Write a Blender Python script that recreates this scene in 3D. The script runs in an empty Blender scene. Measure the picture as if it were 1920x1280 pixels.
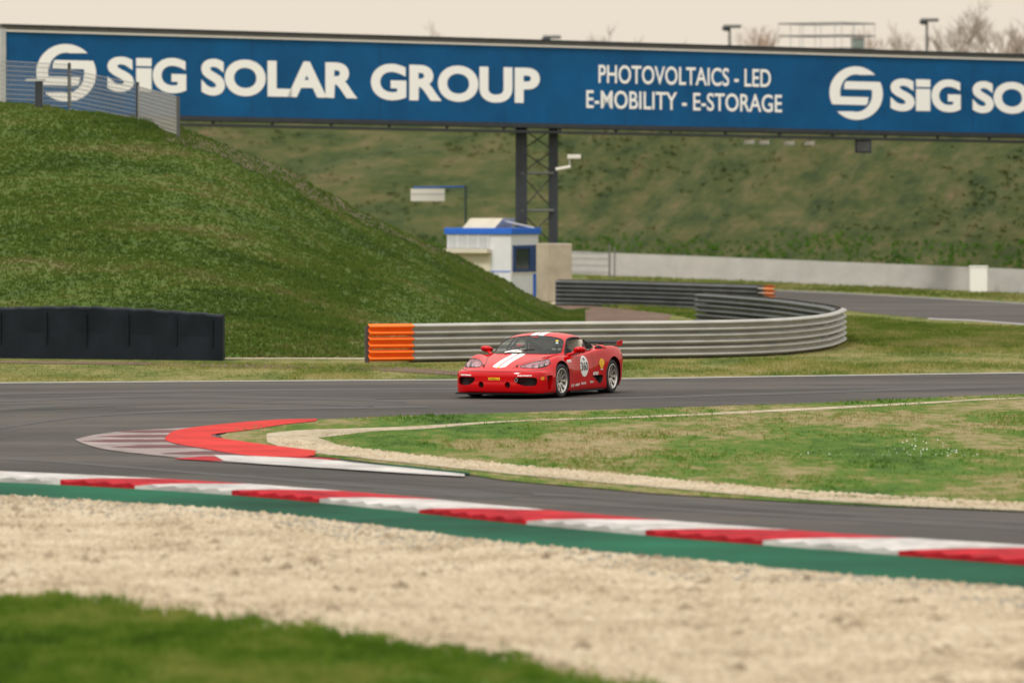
import bpy, bmesh, math, random
import numpy as np
from mathutils import Vector, Matrix
from mathutils.bvhtree import BVHTree
from mathutils.geometry import tessellate_polygon
R = math.radians
random.seed(7); rng = np.random.default_rng(7)
sc = bpy.context.scene
# ------------------------------------------------------------------ camera, sky, sun, exposure
F, H, YH = 10667.0, 3.9, 357.0                 # focal length in photo pixels (200 mm), eye height, horizon row
PITCH = math.atan((640-YH)/F)
cd = bpy.data.cameras.new('camera'); cam = bpy.data.objects.new('camera', cd); sc.collection.objects.link(cam)
cam.location = (0, 0, H); cam.rotation_euler = (R(90)-PITCH, 0, 0)
cd.sensor_width = 36; cd.lens = 200; cd.clip_start = 1; cd.clip_end = 3000
cd.dof.use_dof = True; cd.dof.focus_distance = 107.2; cd.dof.aperture_fstop = 1.8
sc.camera = cam
SUN_EL, SUN_AZ = 52, 215                        # azimuth measured clockwise from +Y
w = bpy.data.worlds.new('World'); sc.world = w; w.use_nodes = True
nt = w.node_tree; nt.nodes.clear()
wo = nt.nodes.new('ShaderNodeOutputWorld'); bg = nt.nodes.new('ShaderNodeBackground')
sky = nt.nodes.new('ShaderNodeTexSky'); sky.sky_type = 'NISHITA'; sky.sun_disc = False
sky.sun_elevation = R(SUN_EL); sky.sun_rotation = R(SUN_AZ); sky.dust_density = 6; sky.air_density = 1
mx = nt.nodes.new('ShaderNodeMix'); mx.data_type = 'RGBA'; mx.inputs[0].default_value = 0.94
# cloud layer: cream low down, more neutral and brighter overhead
tcw = nt.nodes.new('ShaderNodeTexCoord'); sxw = nt.nodes.new('ShaderNodeSeparateXYZ'); nt.links.new(tcw.outputs['Generated'], sxw.inputs[0])
cl = nt.nodes.new('ShaderNodeValToRGB'); nt.links.new(sxw.outputs[2], cl.inputs[0])
e = cl.color_ramp.elements; e[0].position = .0; e[0].color = (.91,.80,.66,1); e[1].position = .8; e[1].color = (1.5,1.47,1.42,1)
e = e.new(.13); e.color = (.93,.84,.72,1)
clm = nt.nodes.new('ShaderNodeVectorMath'); clm.operation = 'SCALE'; clm.inputs['Scale'].default_value = 10.0; nt.links.new(cl.outputs[0], clm.inputs[0])
nt.links.new(sky.outputs[0], mx.inputs[6]); nt.links.new(clm.outputs[0], mx.inputs[7])
nt.links.new(mx.outputs[2], bg.inputs[0]); bg.inputs[1].default_value = 0.1
nt.links.new(bg.outputs[0], wo.inputs[0])
sl = bpy.data.lights.new('sun', 'SUN'); sl.energy = 2.0; sl.angle = R(12); sl.color = (1, .95, .87)
so = bpy.data.objects.new('sun', sl); sc.collection.objects.link(so)
so.rotation_euler = (R(90-SUN_EL), 0, R(180-SUN_AZ))
sc.view_settings.view_transform = 'Standard'; sc.view_settings.look = 'None'
sc.view_settings.exposure = -0.05; sc.view_settings.gamma = 1
try: sc.cycles.use_denoising = True; sc.cycles.max_bounces = 8; sc.cycles.transparent_max_bounces = 16
except Exception: pass

# ------------------------------------------------------------------ measuring helpers (photo pixel -> point of the place)
cp, sp_ = math.cos(PITCH), math.sin(PITCH)
def ray(px, py):
    a = (px-960)/F; b = -(py-640)/F
    return a, cp + b*sp_, b*cp - sp_
def G(px, py, z=0.0):
    a, f, u = ray(px, py); t = (z-H)/u
    return (a*t, f*t, z)
def W(px, py, Y):
    a, f, u = ray(px, py); t = Y/f
    return (a*t, Y, H+u*t)
def spline(pts, n=10):
    pts = [tuple(p) for p in pts]
    if pts[-1][0] == 2500: a, b = pts[-2:]; pts.append((4500, b[1]+(b[1]-a[1])/(b[0]-a[0])*2000*.6))      # carry the track on beyond the frame
    if pts[0][0] == -500: a, b = pts[:2]; pts.insert(0, (-2500, a[1]-(b[1]-a[1])/(b[0]-a[0])*2000*.6))
    P = np.array(pts, float); out = []
    Q = np.vstack([2*P[0]-P[1], P, 2*P[-1]-P[-2]])
    for i in range(1, len(Q)-2):
        p0, p1, p2, p3 = Q[i-1:i+3]
        for k in range(n):
            t = k/n
            out.append(.5*((2*p1)+(-p0+p2)*t+(2*p0-5*p1+4*p2-p3)*t*t+(-p0+3*p1-3*p2+p3)*t**3))
    out.append(P[-1]); return np.array(out)

# ------------------------------------------------------------------ objects
def tag(o, label=None, cat=None, group=None, kind=None):
    if label: o['label'] = label
    if cat: o['category'] = cat
    if group: o['group'] = group
    if kind: o['kind'] = kind
    return o
def empty(name, loc=(0,0,0), rz=0.0):
    o = bpy.data.objects.new(name, None); sc.collection.objects.link(o)
    o.location = loc; o.rotation_euler = (0,0,rz); return o
def mesh(name, V, Fc, m, parent=None, smooth=False, mi=None):
    me = bpy.data.meshes.new(name)
    me.from_pydata([tuple(v) for v in V], [], [tuple(f) for f in Fc])
    for mm in (m if isinstance(m, (list, tuple)) else [m]): me.materials.append(mm)
    if mi is not None: me.polygons.foreach_set('material_index', np.array(mi, np.int32))
    if smooth: me.polygons.foreach_set('use_smooth', np.ones(len(me.polygons), bool))
    me.update()
    o = bpy.data.objects.new(name, me); sc.collection.objects.link(o)
    if parent: o.parent = parent
    return o
def fast_tris(name, V, m, parent=None):        # V: (n,3,3)
    n = len(V); me = bpy.data.meshes.new(name)
    me.vertices.add(3*n); me.vertices.foreach_set('co', np.ascontiguousarray(V, np.float32).ravel())
    me.loops.add(3*n); me.loops.foreach_set('vertex_index', np.arange(3*n, dtype=np.int32))
    me.polygons.add(n); me.polygons.foreach_set('loop_start', np.arange(0, 3*n, 3, dtype=np.int32))
    me.polygons.foreach_set('loop_total', np.full(n, 3, np.int32))
    me.materials.append(m); me.update(); me.validate()
    o = bpy.data.objects.new(name, me); sc.collection.objects.link(o)
    if parent: o.parent = parent
    return o
class MB:
    def __init__(s): s.V = []; s.F = []; s.M = []
    def add(s, V, Fc, mi=0):
        o = len(s.V); s.V += [tuple(v) for v in V]; s.F += [tuple(i+o for i in f) for f in Fc]; s.M += [mi]*len(Fc); return s
    def box(s, c, d, rz=0, mi=0):
        cx, cy, cz = c; hx, hy, hz = d[0]/2, d[1]/2, d[2]/2; ca, sa = math.cos(rz), math.sin(rz); V = []
        for z in (-hz, hz):
            for x, y in ((-hx,-hy),(hx,-hy),(hx,hy),(-hx,hy)): V.append((cx+x*ca-y*sa, cy+x*sa+y*ca, cz+z))
        return s.add(V, [(3,2,1,0),(4,5,6,7),(0,1,5,4),(1,2,6,5),(2,3,7,6),(3,0,4,7)], mi)
    def tube(s, P, r, n=8, mi=0, cap=True):
        P = [Vector(p) for p in P]; rr = r if isinstance(r, (list, tuple)) else [r]*len(P); V = []; Fc = []
        up = None
        for i, p in enumerate(P):
            d = (P[min(i+1, len(P)-1)]-P[max(i-1, 0)]).normalized()
            if up is None: up = Vector((0,0,1)) if abs(d.z) < .9 else Vector((1,0,0))
            a = d.cross(up).normalized(); b = d.cross(a).normalized(); up = -b if False else a.cross(d).normalized()
            for k in range(n):
                t = 2*math.pi*k/n; V.append(p+a*(math.cos(t)*rr[i])+b*(math.sin(t)*rr[i]))
        for i in range(len(P)-1):
            for k in range(n):
                k2 = (k+1) % n; Fc.append((i*n+k, i*n+k2, (i+1)*n+k2, (i+1)*n+k))
        if cap: Fc.append(tuple(range(n))[::-1]); Fc.append(tuple((len(P)-1)*n+k for k in range(n)))
        return s.add(V, Fc, mi)
    def lathe_y(s, prof, n=40, c=(0,0,0), mi=0, closed=False):   # prof (radius, y)
        V = []; Fc = []; m = len(prof)
        for k in range(n):
            t = 2*math.pi*k/n
            for r, y in prof: V.append((c[0]+r*math.cos(t), c[1]+y, c[2]+r*math.sin(t)))
        for k in range(n):
            for j in range(m if closed else m-1):
                j2 = (j+1) % m; k2 = (k+1) % n; Fc.append((k*m+j, k*m+j2, k2*m+j2, k2*m+j))
        return s.add(V, Fc, mi)
    def ellipsoid(s, c, r, nu=16, nv=10, mi=0, rot=None):
        V = []; Fc = []
        for j in range(nv+1):
            p = math.pi*j/nv
            for i in range(nu):
                t = 2*math.pi*i/nu; v = Vector((r[0]*math.sin(p)*math.cos(t), r[1]*math.sin(p)*math.sin(t), r[2]*math.cos(p)))
                if rot: v = rot @ v
                V.append(v+Vector(c))
        for j in range(nv):
            for i in range(nu):
                i2 = (i+1) % nu; Fc.append((j*nu+i, (j+1)*nu+i, (j+1)*nu+i2, j*nu+i2))
        return s.add(V, Fc, mi)
    def build(s, name, m, parent=None, smooth=False, bevel=0):
        o = mesh(name, s.V, s.F, m, parent, smooth, s.M)
        if bevel:
            b = o.modifiers.new('bevel', 'BEVEL'); b.width = bevel; b.segments = 2; b.limit_method = 'ANGLE'
        return o
def poly_obj(name, pts, m, z=None, parent=None):     # flat polygon from 3D points
    P = [Vector(p) for p in pts]
    if z is not None: P = [Vector((p.x, p.y, z)) for p in P]
    T = [list(t) for t in tessellate_polygon([P])]
    for t in T:
        a, b, c = (P[i] for i in t)
        if (b-a).cross(c-a).z < 0: t.reverse()
    return mesh(name, P, T, m, parent)
def band(name, A, B, m, z=0.0, parent=None):     # strip between two pixel polylines on the ground
    a = spline(A, 12); b = spline(B, 12)
    def rs(p, n):
        d = np.r_[0, np.cumsum(np.hypot(*np.diff(p, axis=0).T))]; t = np.linspace(0, d[-1], n)
        return np.c_[np.interp(t, d, p[:,0]), np.interp(t, d, p[:,1])]
    n = 140; a = rs(a, n); b = rs(b, n)
    V = [G(x, y, z) for x, y in a]+[G(x, y, z) for x, y in b]
    Fc = [(i, i+1, n+i+1, n+i) for i in range(n-1)]
    v = [Vector(V[k]) for k in Fc[0]]
    if (v[1]-v[0]).cross(v[3]-v[0]).z < 0: Fc = [f[::-1] for f in Fc]
    return mesh(name, V, Fc, m, parent)

# ------------------------------------------------------------------ materials
def mat(name, col, rough=.7, metal=0, var=0, vs=3, bump=0, bs=30, coat=0, emis=None, stretch=(1,1,1), spec=.5):
    m = bpy.data.materials.new(name); m.use_nodes = True; N = m.node_tree.nodes; L = m.node_tree.links
    b = N['Principled BSDF']; b.inputs['Base Color'].default_value = (*col, 1)
    b.inputs['Roughness'].default_value = rough; b.inputs['Metallic'].default_value = metal
    b.inputs['Coat Weight'].default_value = coat; b.inputs['Coat Roughness'].default_value = .04
    b.inputs['Specular IOR Level'].default_value = spec
    if var or bump:
        tc = N.new('ShaderNodeTexCoord'); mp = N.new('ShaderNodeMapping'); mp.inputs['Scale'].default_value = stretch
        L.new(tc.outputs['Object'], mp.inputs[0])
    if var:
        n = N.new('ShaderNodeTexNoise'); n.inputs['Scale'].default_value = vs; n.inputs['Detail'].default_value = 5; n.inputs['Roughness'].default_value = .65
        L.new(mp.outputs[0], n.inputs[0]); r = N.new('ShaderNodeMapRange')
        r.inputs[1].default_value = .3; r.inputs[2].default_value = .7; r.inputs[3].default_value = 1-var; r.inputs[4].default_value = 1+var
        L.new(n.outputs[0], r.inputs[0]); x = N.new('ShaderNodeVectorMath'); x.operation = 'SCALE'; x.inputs[0].default_value = col
        L.new(r.outputs[0], x.inputs['Scale']); L.new(x.outputs[0], b.inputs['Base Color'])
    if bump:
        n2 = N.new('ShaderNodeTexNoise'); n2.inputs['Scale'].default_value = bs; n2.inputs['Detail'].default_value = 3
        L.new(mp.outputs[0], n2.inputs[0]); bp = N.new('ShaderNodeBump'); bp.inputs['Strength'].default_value = bump; bp.inputs['Distance'].default_value = .02
        L.new(n2.outputs[0], bp.inputs['Height']); L.new(bp.outputs[0], b.inputs['Normal'])
    if emis:
        b.inputs['Emission Color'].default_value = (*emis[0], 1); b.inputs['Emission Strength'].default_value = emis[1]
    return m
def patchy(name, stops, scale=.5, stretch=(1, .35, 1), fine=5, mixf=.35, rough=.9, bump=.6, bs=9, translucent=False, loc=(0,0,0)):
    """two octave groups of noise through a colour ramp; object coordinates are world metres"""
    m = bpy.data.materials.new(name); m.use_nodes = True; N = m.node_tree.nodes; L = m.node_tree.links
    b = N['Principled BSDF']; b.inputs['Roughness'].default_value = rough; b.inputs['Specular IOR Level'].default_value = .15
    tc = N.new('ShaderNodeTexCoord'); mp = N.new('ShaderNodeMapping'); mp.inputs['Scale'].default_value = stretch; mp.inputs['Location'].default_value = loc
    L.new(tc.outputs['Object'], mp.inputs[0])
    n = N.new('ShaderNodeTexNoise'); n.inputs['Scale'].default_value = scale; n.inputs['Detail'].default_value = 4; n.inputs['Roughness'].default_value = .6
    n2 = N.new('ShaderNodeTexNoise'); n2.inputs['Scale'].default_value = fine; n2.inputs['Detail'].default_value = 4; n2.inputs['Roughness'].default_value = .7
    L.new(mp.outputs[0], n.inputs[0]); L.new(mp.outputs[0], n2.inputs[0])
    mxx = N.new('ShaderNodeMix'); mxx.data_type = 'FLOAT'; mxx.inputs[0].default_value = mixf
    L.new(n.outputs[0], mxx.inputs[2]); L.new(n2.outputs[0], mxx.inputs[3])
    cr = N.new('ShaderNodeValToRGB'); e = cr.color_ramp.elements
    while len(e) < len(stops): e.new(.5)
    kk = .70 if 'mound' in name else .66 if 'far_emb' in name else .72
    if 'blades' in name or 'foot' in name: kk *= 1.5
    if 'foreground' in name: kk *= .92
    for k, (p, c) in enumerate(stops): e[k].position = p; e[k].color = (c[0]*kk, c[1]*kk, c[2]*kk, 1)
    L.new(mxx.outputs[0], cr.inputs[0]); L.new(cr.outputs[0], b.inputs['Base Color'])
    if bump:
        n3 = N.new('ShaderNodeTexNoise'); n3.inputs['Scale'].default_value = bs; n3.inputs['Detail'].default_value = 5
        L.new(tc.outputs['Object'], n3.inputs[0]); bp = N.new('ShaderNodeBump'); bp.inputs['Strength'].default_value = bump; bp.inputs['Distance'].default_value = .1
        L.new(n3.outputs[0], bp.inputs['Height']); L.new(bp.outputs[0], b.inputs['Normal'])
    if translucent:
        tr = N.new('ShaderNodeBsdfTranslucent'); ms = N.new('ShaderNodeMixShader'); ms.inputs[0].default_value = .5
        L.new(cr.outputs[0], tr.inputs[0]); L.new(b.outputs[0], ms.inputs[1]); L.new(tr.outputs[0], ms.inputs[2]); L.new(ms.outputs[0], N['Material Output'].inputs[0])
    return m
def glass(name, tint=(.55,.62,.6), alpha=.45, rough=.03):
    m = bpy.data.materials.new(name); m.use_nodes = True; N = m.node_tree.nodes; L = m.node_tree.links
    b = N['Principled BSDF']; b.inputs['Base Color'].default_value = (.055,.065,.06,1); b.inputs['Roughness'].default_value = rough
    b.inputs['Specular IOR Level'].default_value = .8
    t = N.new('ShaderNodeBsdfTransparent'); t.inputs[0].default_value = (*tint, 1)
    x = N.new('ShaderNodeMixShader'); x.inputs[0].default_value = alpha
    L.new(t.outputs[0], x.inputs[1]); L.new(b.outputs[0], x.inputs[2]); L.new(x.outputs[0], N['Material Output'].inputs[0])
    return m
GREEN = [(.30,(.020,.050,.012)), (.42,(.050,.105,.018)), (.52,(.085,.140,.026)), (.60,(.150,.150,.050)), (.72,(.260,.215,.110))]
M = {}
M['asphalt'] = None
M['ground'] = patchy('dry_verge_grass', [(.34,(.06,.10,.018)), (.45,(.13,.165,.030)), (.53,(.24,.23,.07)), (.66,(.36,.30,.14))], .55, (1,.3,1), 4, .4)
M['blade_verge'] = patchy('verge_grass_blades', [(.34,(.07,.12,.02)), (.45,(.15,.195,.035)), (.53,(.27,.26,.08)), (.66,(.40,.34,.16))], .55, (1,.3,1), 4, .4, bump=0, translucent=True)
M['infield'] = patchy('infield_grass', [(.36,(.045,.105,.010)), (.45,(.095,.190,.018)), (.495,(.16,.20,.035)), (.545,(.30,.26,.11)), (.64,(.42,.33,.18))], .30, (1,.3,1), 3, .4)
M['blade_infield'] = patchy('infield_grass_blades', [(.36,(.045,.105,.010)), (.45,(.095,.190,.018)), (.495,(.16,.20,.035)), (.545,(.30,.26,.11)), (.64,(.42,.33,.18))], .30, (1,.3,1), 3, .4, bump=0, translucent=True)
M['fore'] = patchy('foreground_grass', [(.36,(.025,.065,.008)), (.48,(.08,.165,.015)), (.62,(.17,.24,.04))], .6, (1,.5,1), 4, .4)
M['blade_fore'] = patchy('foreground_grass_blades', [(.36,(.045,.095,.010)), (.48,(.11,.20,.018)), (.60,(.25,.28,.06))], .6, (1,.5,1), 4, .4, bump=0, translucent=True)
M['mound'] = patchy('mound_grass', [(.34,(.046,.080,.018)), (.43,(.068,.115,.020)), (.51,(.094,.150,.024)), (.59,(.145,.158,.045)), (.72,(.22,.18,.09))], .30, (.5,1,1.9), 2.6, .45, bs=5)
M['blade_mound'] = patchy('mound_grass_blades', [(.34,(.046,.080,.018)), (.43,(.068,.115,.020)), (.51,(.094,.150,.024)), (.59,(.145,.158,.045)), (.72,(.22,.18,.09))], .30, (.5,1,1.9), 2.6, .45, bump=0, translucent=True)
M['far'] = patchy('far_embankment_grass', [(.34,(.034,.055,.020)), (.43,(.062,.088,.028)), (.51,(.094,.112,.036)), (.60,(.145,.135,.056)), (.72,(.23,.165,.095))], .55, (.5,.5,2.0), 2.0, .38, bs=3)
M['blade_far'] = patchy('far_embankment_blades', [(.34,(.034,.055,.020)), (.43,(.062,.088,.028)), (.51,(.094,.112,.036)), (.60,(.145,.135,.056)), (.72,(.23,.165,.095))], .55, (.5,.5,2.0), 2.0, .38, bump=0, translucent=True)
M['footgrass'] = patchy('foot_grass', [(.36,(.045,.11,.016)), (.5,(.075,.17,.02)), (.66,(.12,.21,.035))], .3, (.5,1,1), 2, .4, bump=0, translucent=True)
M['rough'] = patchy('rough_grass_blades', [(.36,(.07,.12,.018)), (.47,(.13,.18,.03)), (.56,(.22,.22,.07)), (.68,(.34,.29,.14))], .3, (1,.3,1), 2, .4, bump=0, translucent=True)
M['cream'] = patchy('pale_stony_path', [(.34,(.32,.26,.17)), (.48,(.56,.47,.33)), (.66,(.74,.64,.48))], 1.5, (1,.5,1), 9, .5, bs=14)
M['gravel'] = patchy('gravel_bed', [(.38,(.30,.23,.16)), (.44,(.52,.41,.27)), (.55,(.64,.535,.38)), (.7,(.76,.66,.50))], .8, (1,.6,1), 8, .5, bs=12, bump=1)
M['stone'] = patchy('gravel_stone', [(.38,(.30,.24,.17)), (.44,(.54,.43,.29)), (.55,(.70,.59,.43)), (.7,(.84,.74,.58))], .9, (1,.8,1), 14, .55, bump=0)
M['darkstone'] = patchy('brown_stone', [(.35,(.24,.185,.13)), (.5,(.40,.32,.22)), (.65,(.58,.47,.33))], 1.2, (1,1,1), 8, .5, bump=0)
M['greygravel'] = patchy('grey_gravel', [(.30,(.22,.20,.16)), (.5,(.36,.33,.27)), (.7,(.48,.44,.36))], 1.2, (1,.6,1), 9, .5, bs=12, bump=1)
M['wornsoil'] = patchy('worn_crest_soil', [(.36,(.08,.10,.035)), (.5,(.14,.125,.065)), (.66,(.20,.155,.09))], .5, (1,1,1), 3, .4)
M['drysoil'] = patchy('dry_pinkish_soil', [(.38,(.24,.15,.095)), (.5,(.42,.31,.21)), (.62,(.62,.50,.36))], .9, (1,.6,1), 6, .5)
M['redsoil'] = patchy('reddish_soil', [(.3,(.13,.085,.06)), (.5,(.20,.135,.10)), (.7,(.28,.20,.14))], .8, (1,.4,1), 6, .5)
def asphalt_mat(name, k=1.0):
    m = patchy(name, [(.40,(.064*k,.059*k,.053*k)), (.5,(.090*k,.082*k,.074*k)), (.60,(.128*k,.116*k,.103*k))], .25, (.35,1.2,1), 3, .35, rough=.75, bump=.15, bs=60)
    return m
M['asphalt'] = asphalt_mat('track_asphalt'); M['asphalt_far'] = asphalt_mat('far_asphalt', 1.15)
M['rubber'] = mat('rubbered_line', (.056,.052,.049), .9, var=.25, vs=.8, stretch=(.3,1.5,1))
M['rubber2'] = asphalt_mat('rubbered_asphalt', .86)
M['white'] = mat('white_line_paint', (.31,.30,.28), .6, var=.18, vs=2, bump=.2)
M['wkerb'] = mat('white_kerb_paint', (.46,.44,.42), .7, var=.38, vs=1.1, stretch=(1,.8,1), bump=.3, spec=.2)
M['rkerb'] = mat('red_kerb_paint', (.36,.010,.018), .7, spec=.15, var=.45, vs=1.5, stretch=(.6,2,1), bump=.2)
M['brightred'] = mat('bright_red_runoff_paint', (.50,.036,.030), .8, spec=.1, var=.28, vs=.8, bump=.2)
M['maroon'] = mat('worn_maroon_paint', (.10,.018,.022), .7, var=.35, vs=1.5)
M['wornwhite'] = mat('worn_white_paint', (.24,.19,.18), .7, var=.5, vs=1.5)
M['green'] = mat('green_runoff_paint', (.006,.078,.040), .8, var=.5, vs=.25, stretch=(1,1,1), bump=.2, spec=.1)
M['rail'] = mat('galvanised_steel', (.40,.39,.36), .65, .0, var=.16, vs=1.5, stretch=(1,1,3)); M['railback'] = mat('shaded_rail_back', (.085,.095,.10), .5, .3, var=.3, vs=1.2)  # railback: shade on rail backs and in the gaps, put into the colour
M['railpost'] = mat('galvanised_post', (.10,.10,.10), .5, .4, var=.2)
M['orange'] = mat('orange_reflective_paint', (.95,.17,.008), .45, var=.06)
M['fadedorange'] = mat('faded_orange_paint', (.75,.27,.10), .55, var=.1)
M['black'] = mat('black_tarpaulin', (.009,.013,.018), .7, var=.35, vs=.8, bump=.3, bs=2, spec=.15)
M['blue'] = mat('blue_banner_vinyl', (.001,.085,.235), .6, var=.22, vs=.45, spec=.25, bump=.5, bs=.9)
M['letter'] = mat('white_vinyl', (.95,.94,.93), .6)
M['steel'] = mat('dark_painted_steel', (.035,.042,.05), .5, .2, var=.2)
M['steelmid'] = mat('grey_painted_steel', (.16,.16,.155), .5, .2, var=.15)
M['topbeam'] = mat('grey_beam_paint', (.11,.105,.10), .6, var=.15); M['palestrip'] = mat('pale_metal_strip', (.72,.68,.62), .5)
M['palegrey'] = mat('pale_grey_metal', (.45,.46,.46), .5, .1, var=.1)
M['wire'] = mat('fence_wire', (.36,.35,.33), .5, .4)
M['hut'] = mat('white_hut_panel', (.66,.67,.70), .6, var=.06, vs=1)
M['hutpane'] = mat('grey_white_shutter', (.46,.48,.50), .5, var=.08)
M['hutcream'] = mat('cream_panel', (.62,.57,.45), .6, var=.08)
M['bluepaint'] = mat('blue_trim_paint', (.015,.13,.60), .5, var=.1)
M['darkblue'] = mat('dark_blue_frame_paint', (.015,.05,.17), .5)
M['darkglass'] = mat('dark_window_glass', (.03,.04,.04), .08, spec=.8)
M['conc'] = mat('weathered_concrete', (.42,.36,.28), .85, var=.22, vs=1.2, bump=.3)
M['concwall'] = mat('pale_concrete_wall', (.47,.455,.45), .85, var=.10, vs=.6, stretch=(1,1,3), bump=.2)
M['bark'] = mat('winter_bark', (.34,.28,.23), .9, var=.2)
M['bark2'] = mat('brown_winter_bark', (.36,.25,.18), .9, var=.2)

# ------------------------------------------------------------------ value noise in python (for scatter)
_tab = rng.random((256,256))
def vnoise(x, y, s=1.0):
    x = np.asarray(x)*s+1000.3; y = np.asarray(y)*s+1000.7
    xi = np.floor(x).astype(int); yi = np.floor(y).astype(int); fx = x-xi; fy = y-yi
    fx = fx*fx*(3-2*fx); fy = fy*fy*(3-2*fy); g = lambda a, b: _tab[a & 255, b & 255]
    return (g(xi,yi)*(1-fx)+g(xi+1,yi)*fx)*(1-fy)+(g(xi,yi+1)*(1-fx)+g(xi+1,yi+1)*fx)*fy
def blades(P, h, wd, lean=.35, per=3):
    """tufts of `per` tapering blades at the points P (n,3)"""
    n = len(P); h = np.broadcast_to(h, n); out = []
    for k in range(per):
        a = rng.random(n)*2*np.pi; hh = h*(.55+.6*rng.random(n)); ln = (rng.random(n)-.5)*2*lean*hh; ln2 = (rng.random(n)-.5)*2*lean*hh
        off = (rng.random((n,2))-.5)*wd*1.6; ww = wd*(.6+.8*rng.random(n))
        c, s = np.cos(a)*ww/2, np.sin(a)*ww/2
        b0 = P+np.c_[off[:,0]-c, off[:,1]-s, np.full(n, -.01)]; b1 = P+np.c_[off[:,0]+c, off[:,1]+s, np.full(n, -.01)]
        t = P+np.c_[off[:,0]+ln, off[:,1]+ln2, hh]
        out.append(np.stack([b0, b1, t], 1))
    return np.concatenate(out)
def inside(x, y, poly):
    x = np.asarray(x); y = np.asarray(y); r = np.zeros(x.shape, bool); n = len(poly)
    for i in range(n):
        x1, y1 = poly[i]; x2, y2 = poly[(i+1) % n]
        if y1 == y2: continue
        c = ((y1 > y) != (y2 > y)) & (x < (x2-x1)*(y-y1)/(y2-y1)+x1); r ^= c
    return r
def scatter_px(poly, n, density=None, z=0):    # pixel polygon -> uniform ground points
    g = np.array([G(x, y)[:2] for x, y in poly]); lo = g.min(0); hi = g.max(0)
    p = lo+rng.random((n,2))*(hi-lo); k = inside(p[:,0], p[:,1], g)
    p = p[k]
    if density is not None: p = p[rng.random(len(p)) < density(p[:,0], p[:,1])]
    return np.c_[p, np.full(len(p), z)]

# ================================================================== GROUND AND TRACK
tag(mesh('ground', [(-700,-60,0),(700,-60,0),(700,1600,0),(-700,1600,0)], [(0,1,2,3)], M['ground']), kind='structure')
FAR = [(-500,724),(0,718),(400,714),(860,711),(1170,709),(1500,704),(1920,698),(2500,690)]
NEARK = [(-500,862),(0,884),(240,895),(480,909),(720,928),(960,951),(1280,979),(1600,1003),(1920,1023),(2500,1060)]
a = spline(FAR, 10); b = spline(NEARK, 10)
tag(poly_obj('track', [G(x, y) for x, y in a]+[G(x, y) for x, y in b[::-1]], M['asphalt'], .004), kind='structure')
def line_px(name, pts, wpx, z, m):
    p = spline(pts, 12); return tag(band(name, [(x, y-wpx/2) for x, y in pts], [(x, y+wpx/2) for x, y in pts], m, z), kind='structure')
line_px('edge_line', [(-500,722.5),(0,717.5),(400,714.5),(860,711.5),(1170,709.5),(1500,704.6),(1920,698.6),(2500,691)], 1.6, .010, M['white'])
NEARE = [(590,788),(760,781),(960,775),(1160,768.5),(1400,761),(1600,754),(1760,746),(1920,740),(2500,722)]
LOWE = [(600,857),(700,868),(800,880),(880,891),(960,903),(1120,917),(1280,930),(1600,948),(1920,961),(2500,992)]
line_px('edge_line', [(x, y) for x, y in NEARE], 2.0, .012, M['white'])
for pts in ([(-300,760),(0,752),(300,742),(560,746),(760,752)], [(-300,782),(0,766),(250,752),(500,754),(700,760)], [(-100,858),(60,862),(220,874),(420,890),(700,912),(960,932)], [(-300,742),(100,736),(500,731),(900,728)], [(900,752),(1200,745),(1500,736),(1920,722)], [(-300,830),(-40,806),(160,780),(420,768),(800,762)], [(700,918),(1000,938),(1400,962),(1920,992)], [(1000,925),(1300,942),(1600,962),(1920,978)]):
    tag(band('skid_mark', [(x, y-2.2) for x, y in pts], [(x, y+2.2) for x, y in pts], M['rubber'], .008), kind='structure')
tag(band('rubber_line', [(480,884),(640,893),(880,904),(960,912),(1280,937),(1600,957),(1920,972),(2500,1005)], [(480,890),(640,900),(880,915),(960,924),(1280,949),(1600,968),(1920,983),(2500,1018)], M['rubber2'], .007), kind='structure')
tag(band('rubber_line', [(-500,770),(0,757),(300,745),(600,738),(1000,736),(1920,722)], [(-500,790),(0,772),(300,758),(600,749),(1000,745),(1920,729)], M['rubber2'], .007), kind='structure')
# infield grass island
ISL = [tuple(p) for p in spline(NEARE, 8)]+[tuple(p) for p in spline(LOWE, 8)][::-1]+[(560,848),(420,826),(412,818),(440,808)]
ISLG = [G(x, y) for x, y in ISL]
tag(poly_obj('infield', ISLG, M['infield'], .016), kind='structure')
# stony path round the island
def pxband(name, A, B, m, z, kind='structure'): return tag(band(name, A, B, m, z), kind=kind)
pxband('stony_path', [(500,812),(560,806),(650,803),(760,799),(960,788),(1200,779.5),(1400,770),(1600,760),(1760,752),(1920,744.5),(2500,728)],
                     [(560,822),(600,820),(700,808),(800,803),(960,790),(1200,782.5),(1400,774),(1600,764),(1760,755),(1920,746.5),(2500,730)], M['cream'], .020)
pxband('stony_path', [(500,812),(530,812),(600,820),(640,836),(760,851),(960,872),(1210,894),(1460,921),(1710,939),(1920,949),(2500,979)],
                     [(500,828),(520,836),(580,848),(650,855),(780,869),(960,888),(1210,911),(1460,932),(1710,948),(1920,957),(2500,988)], M['cream'], .024)
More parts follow.
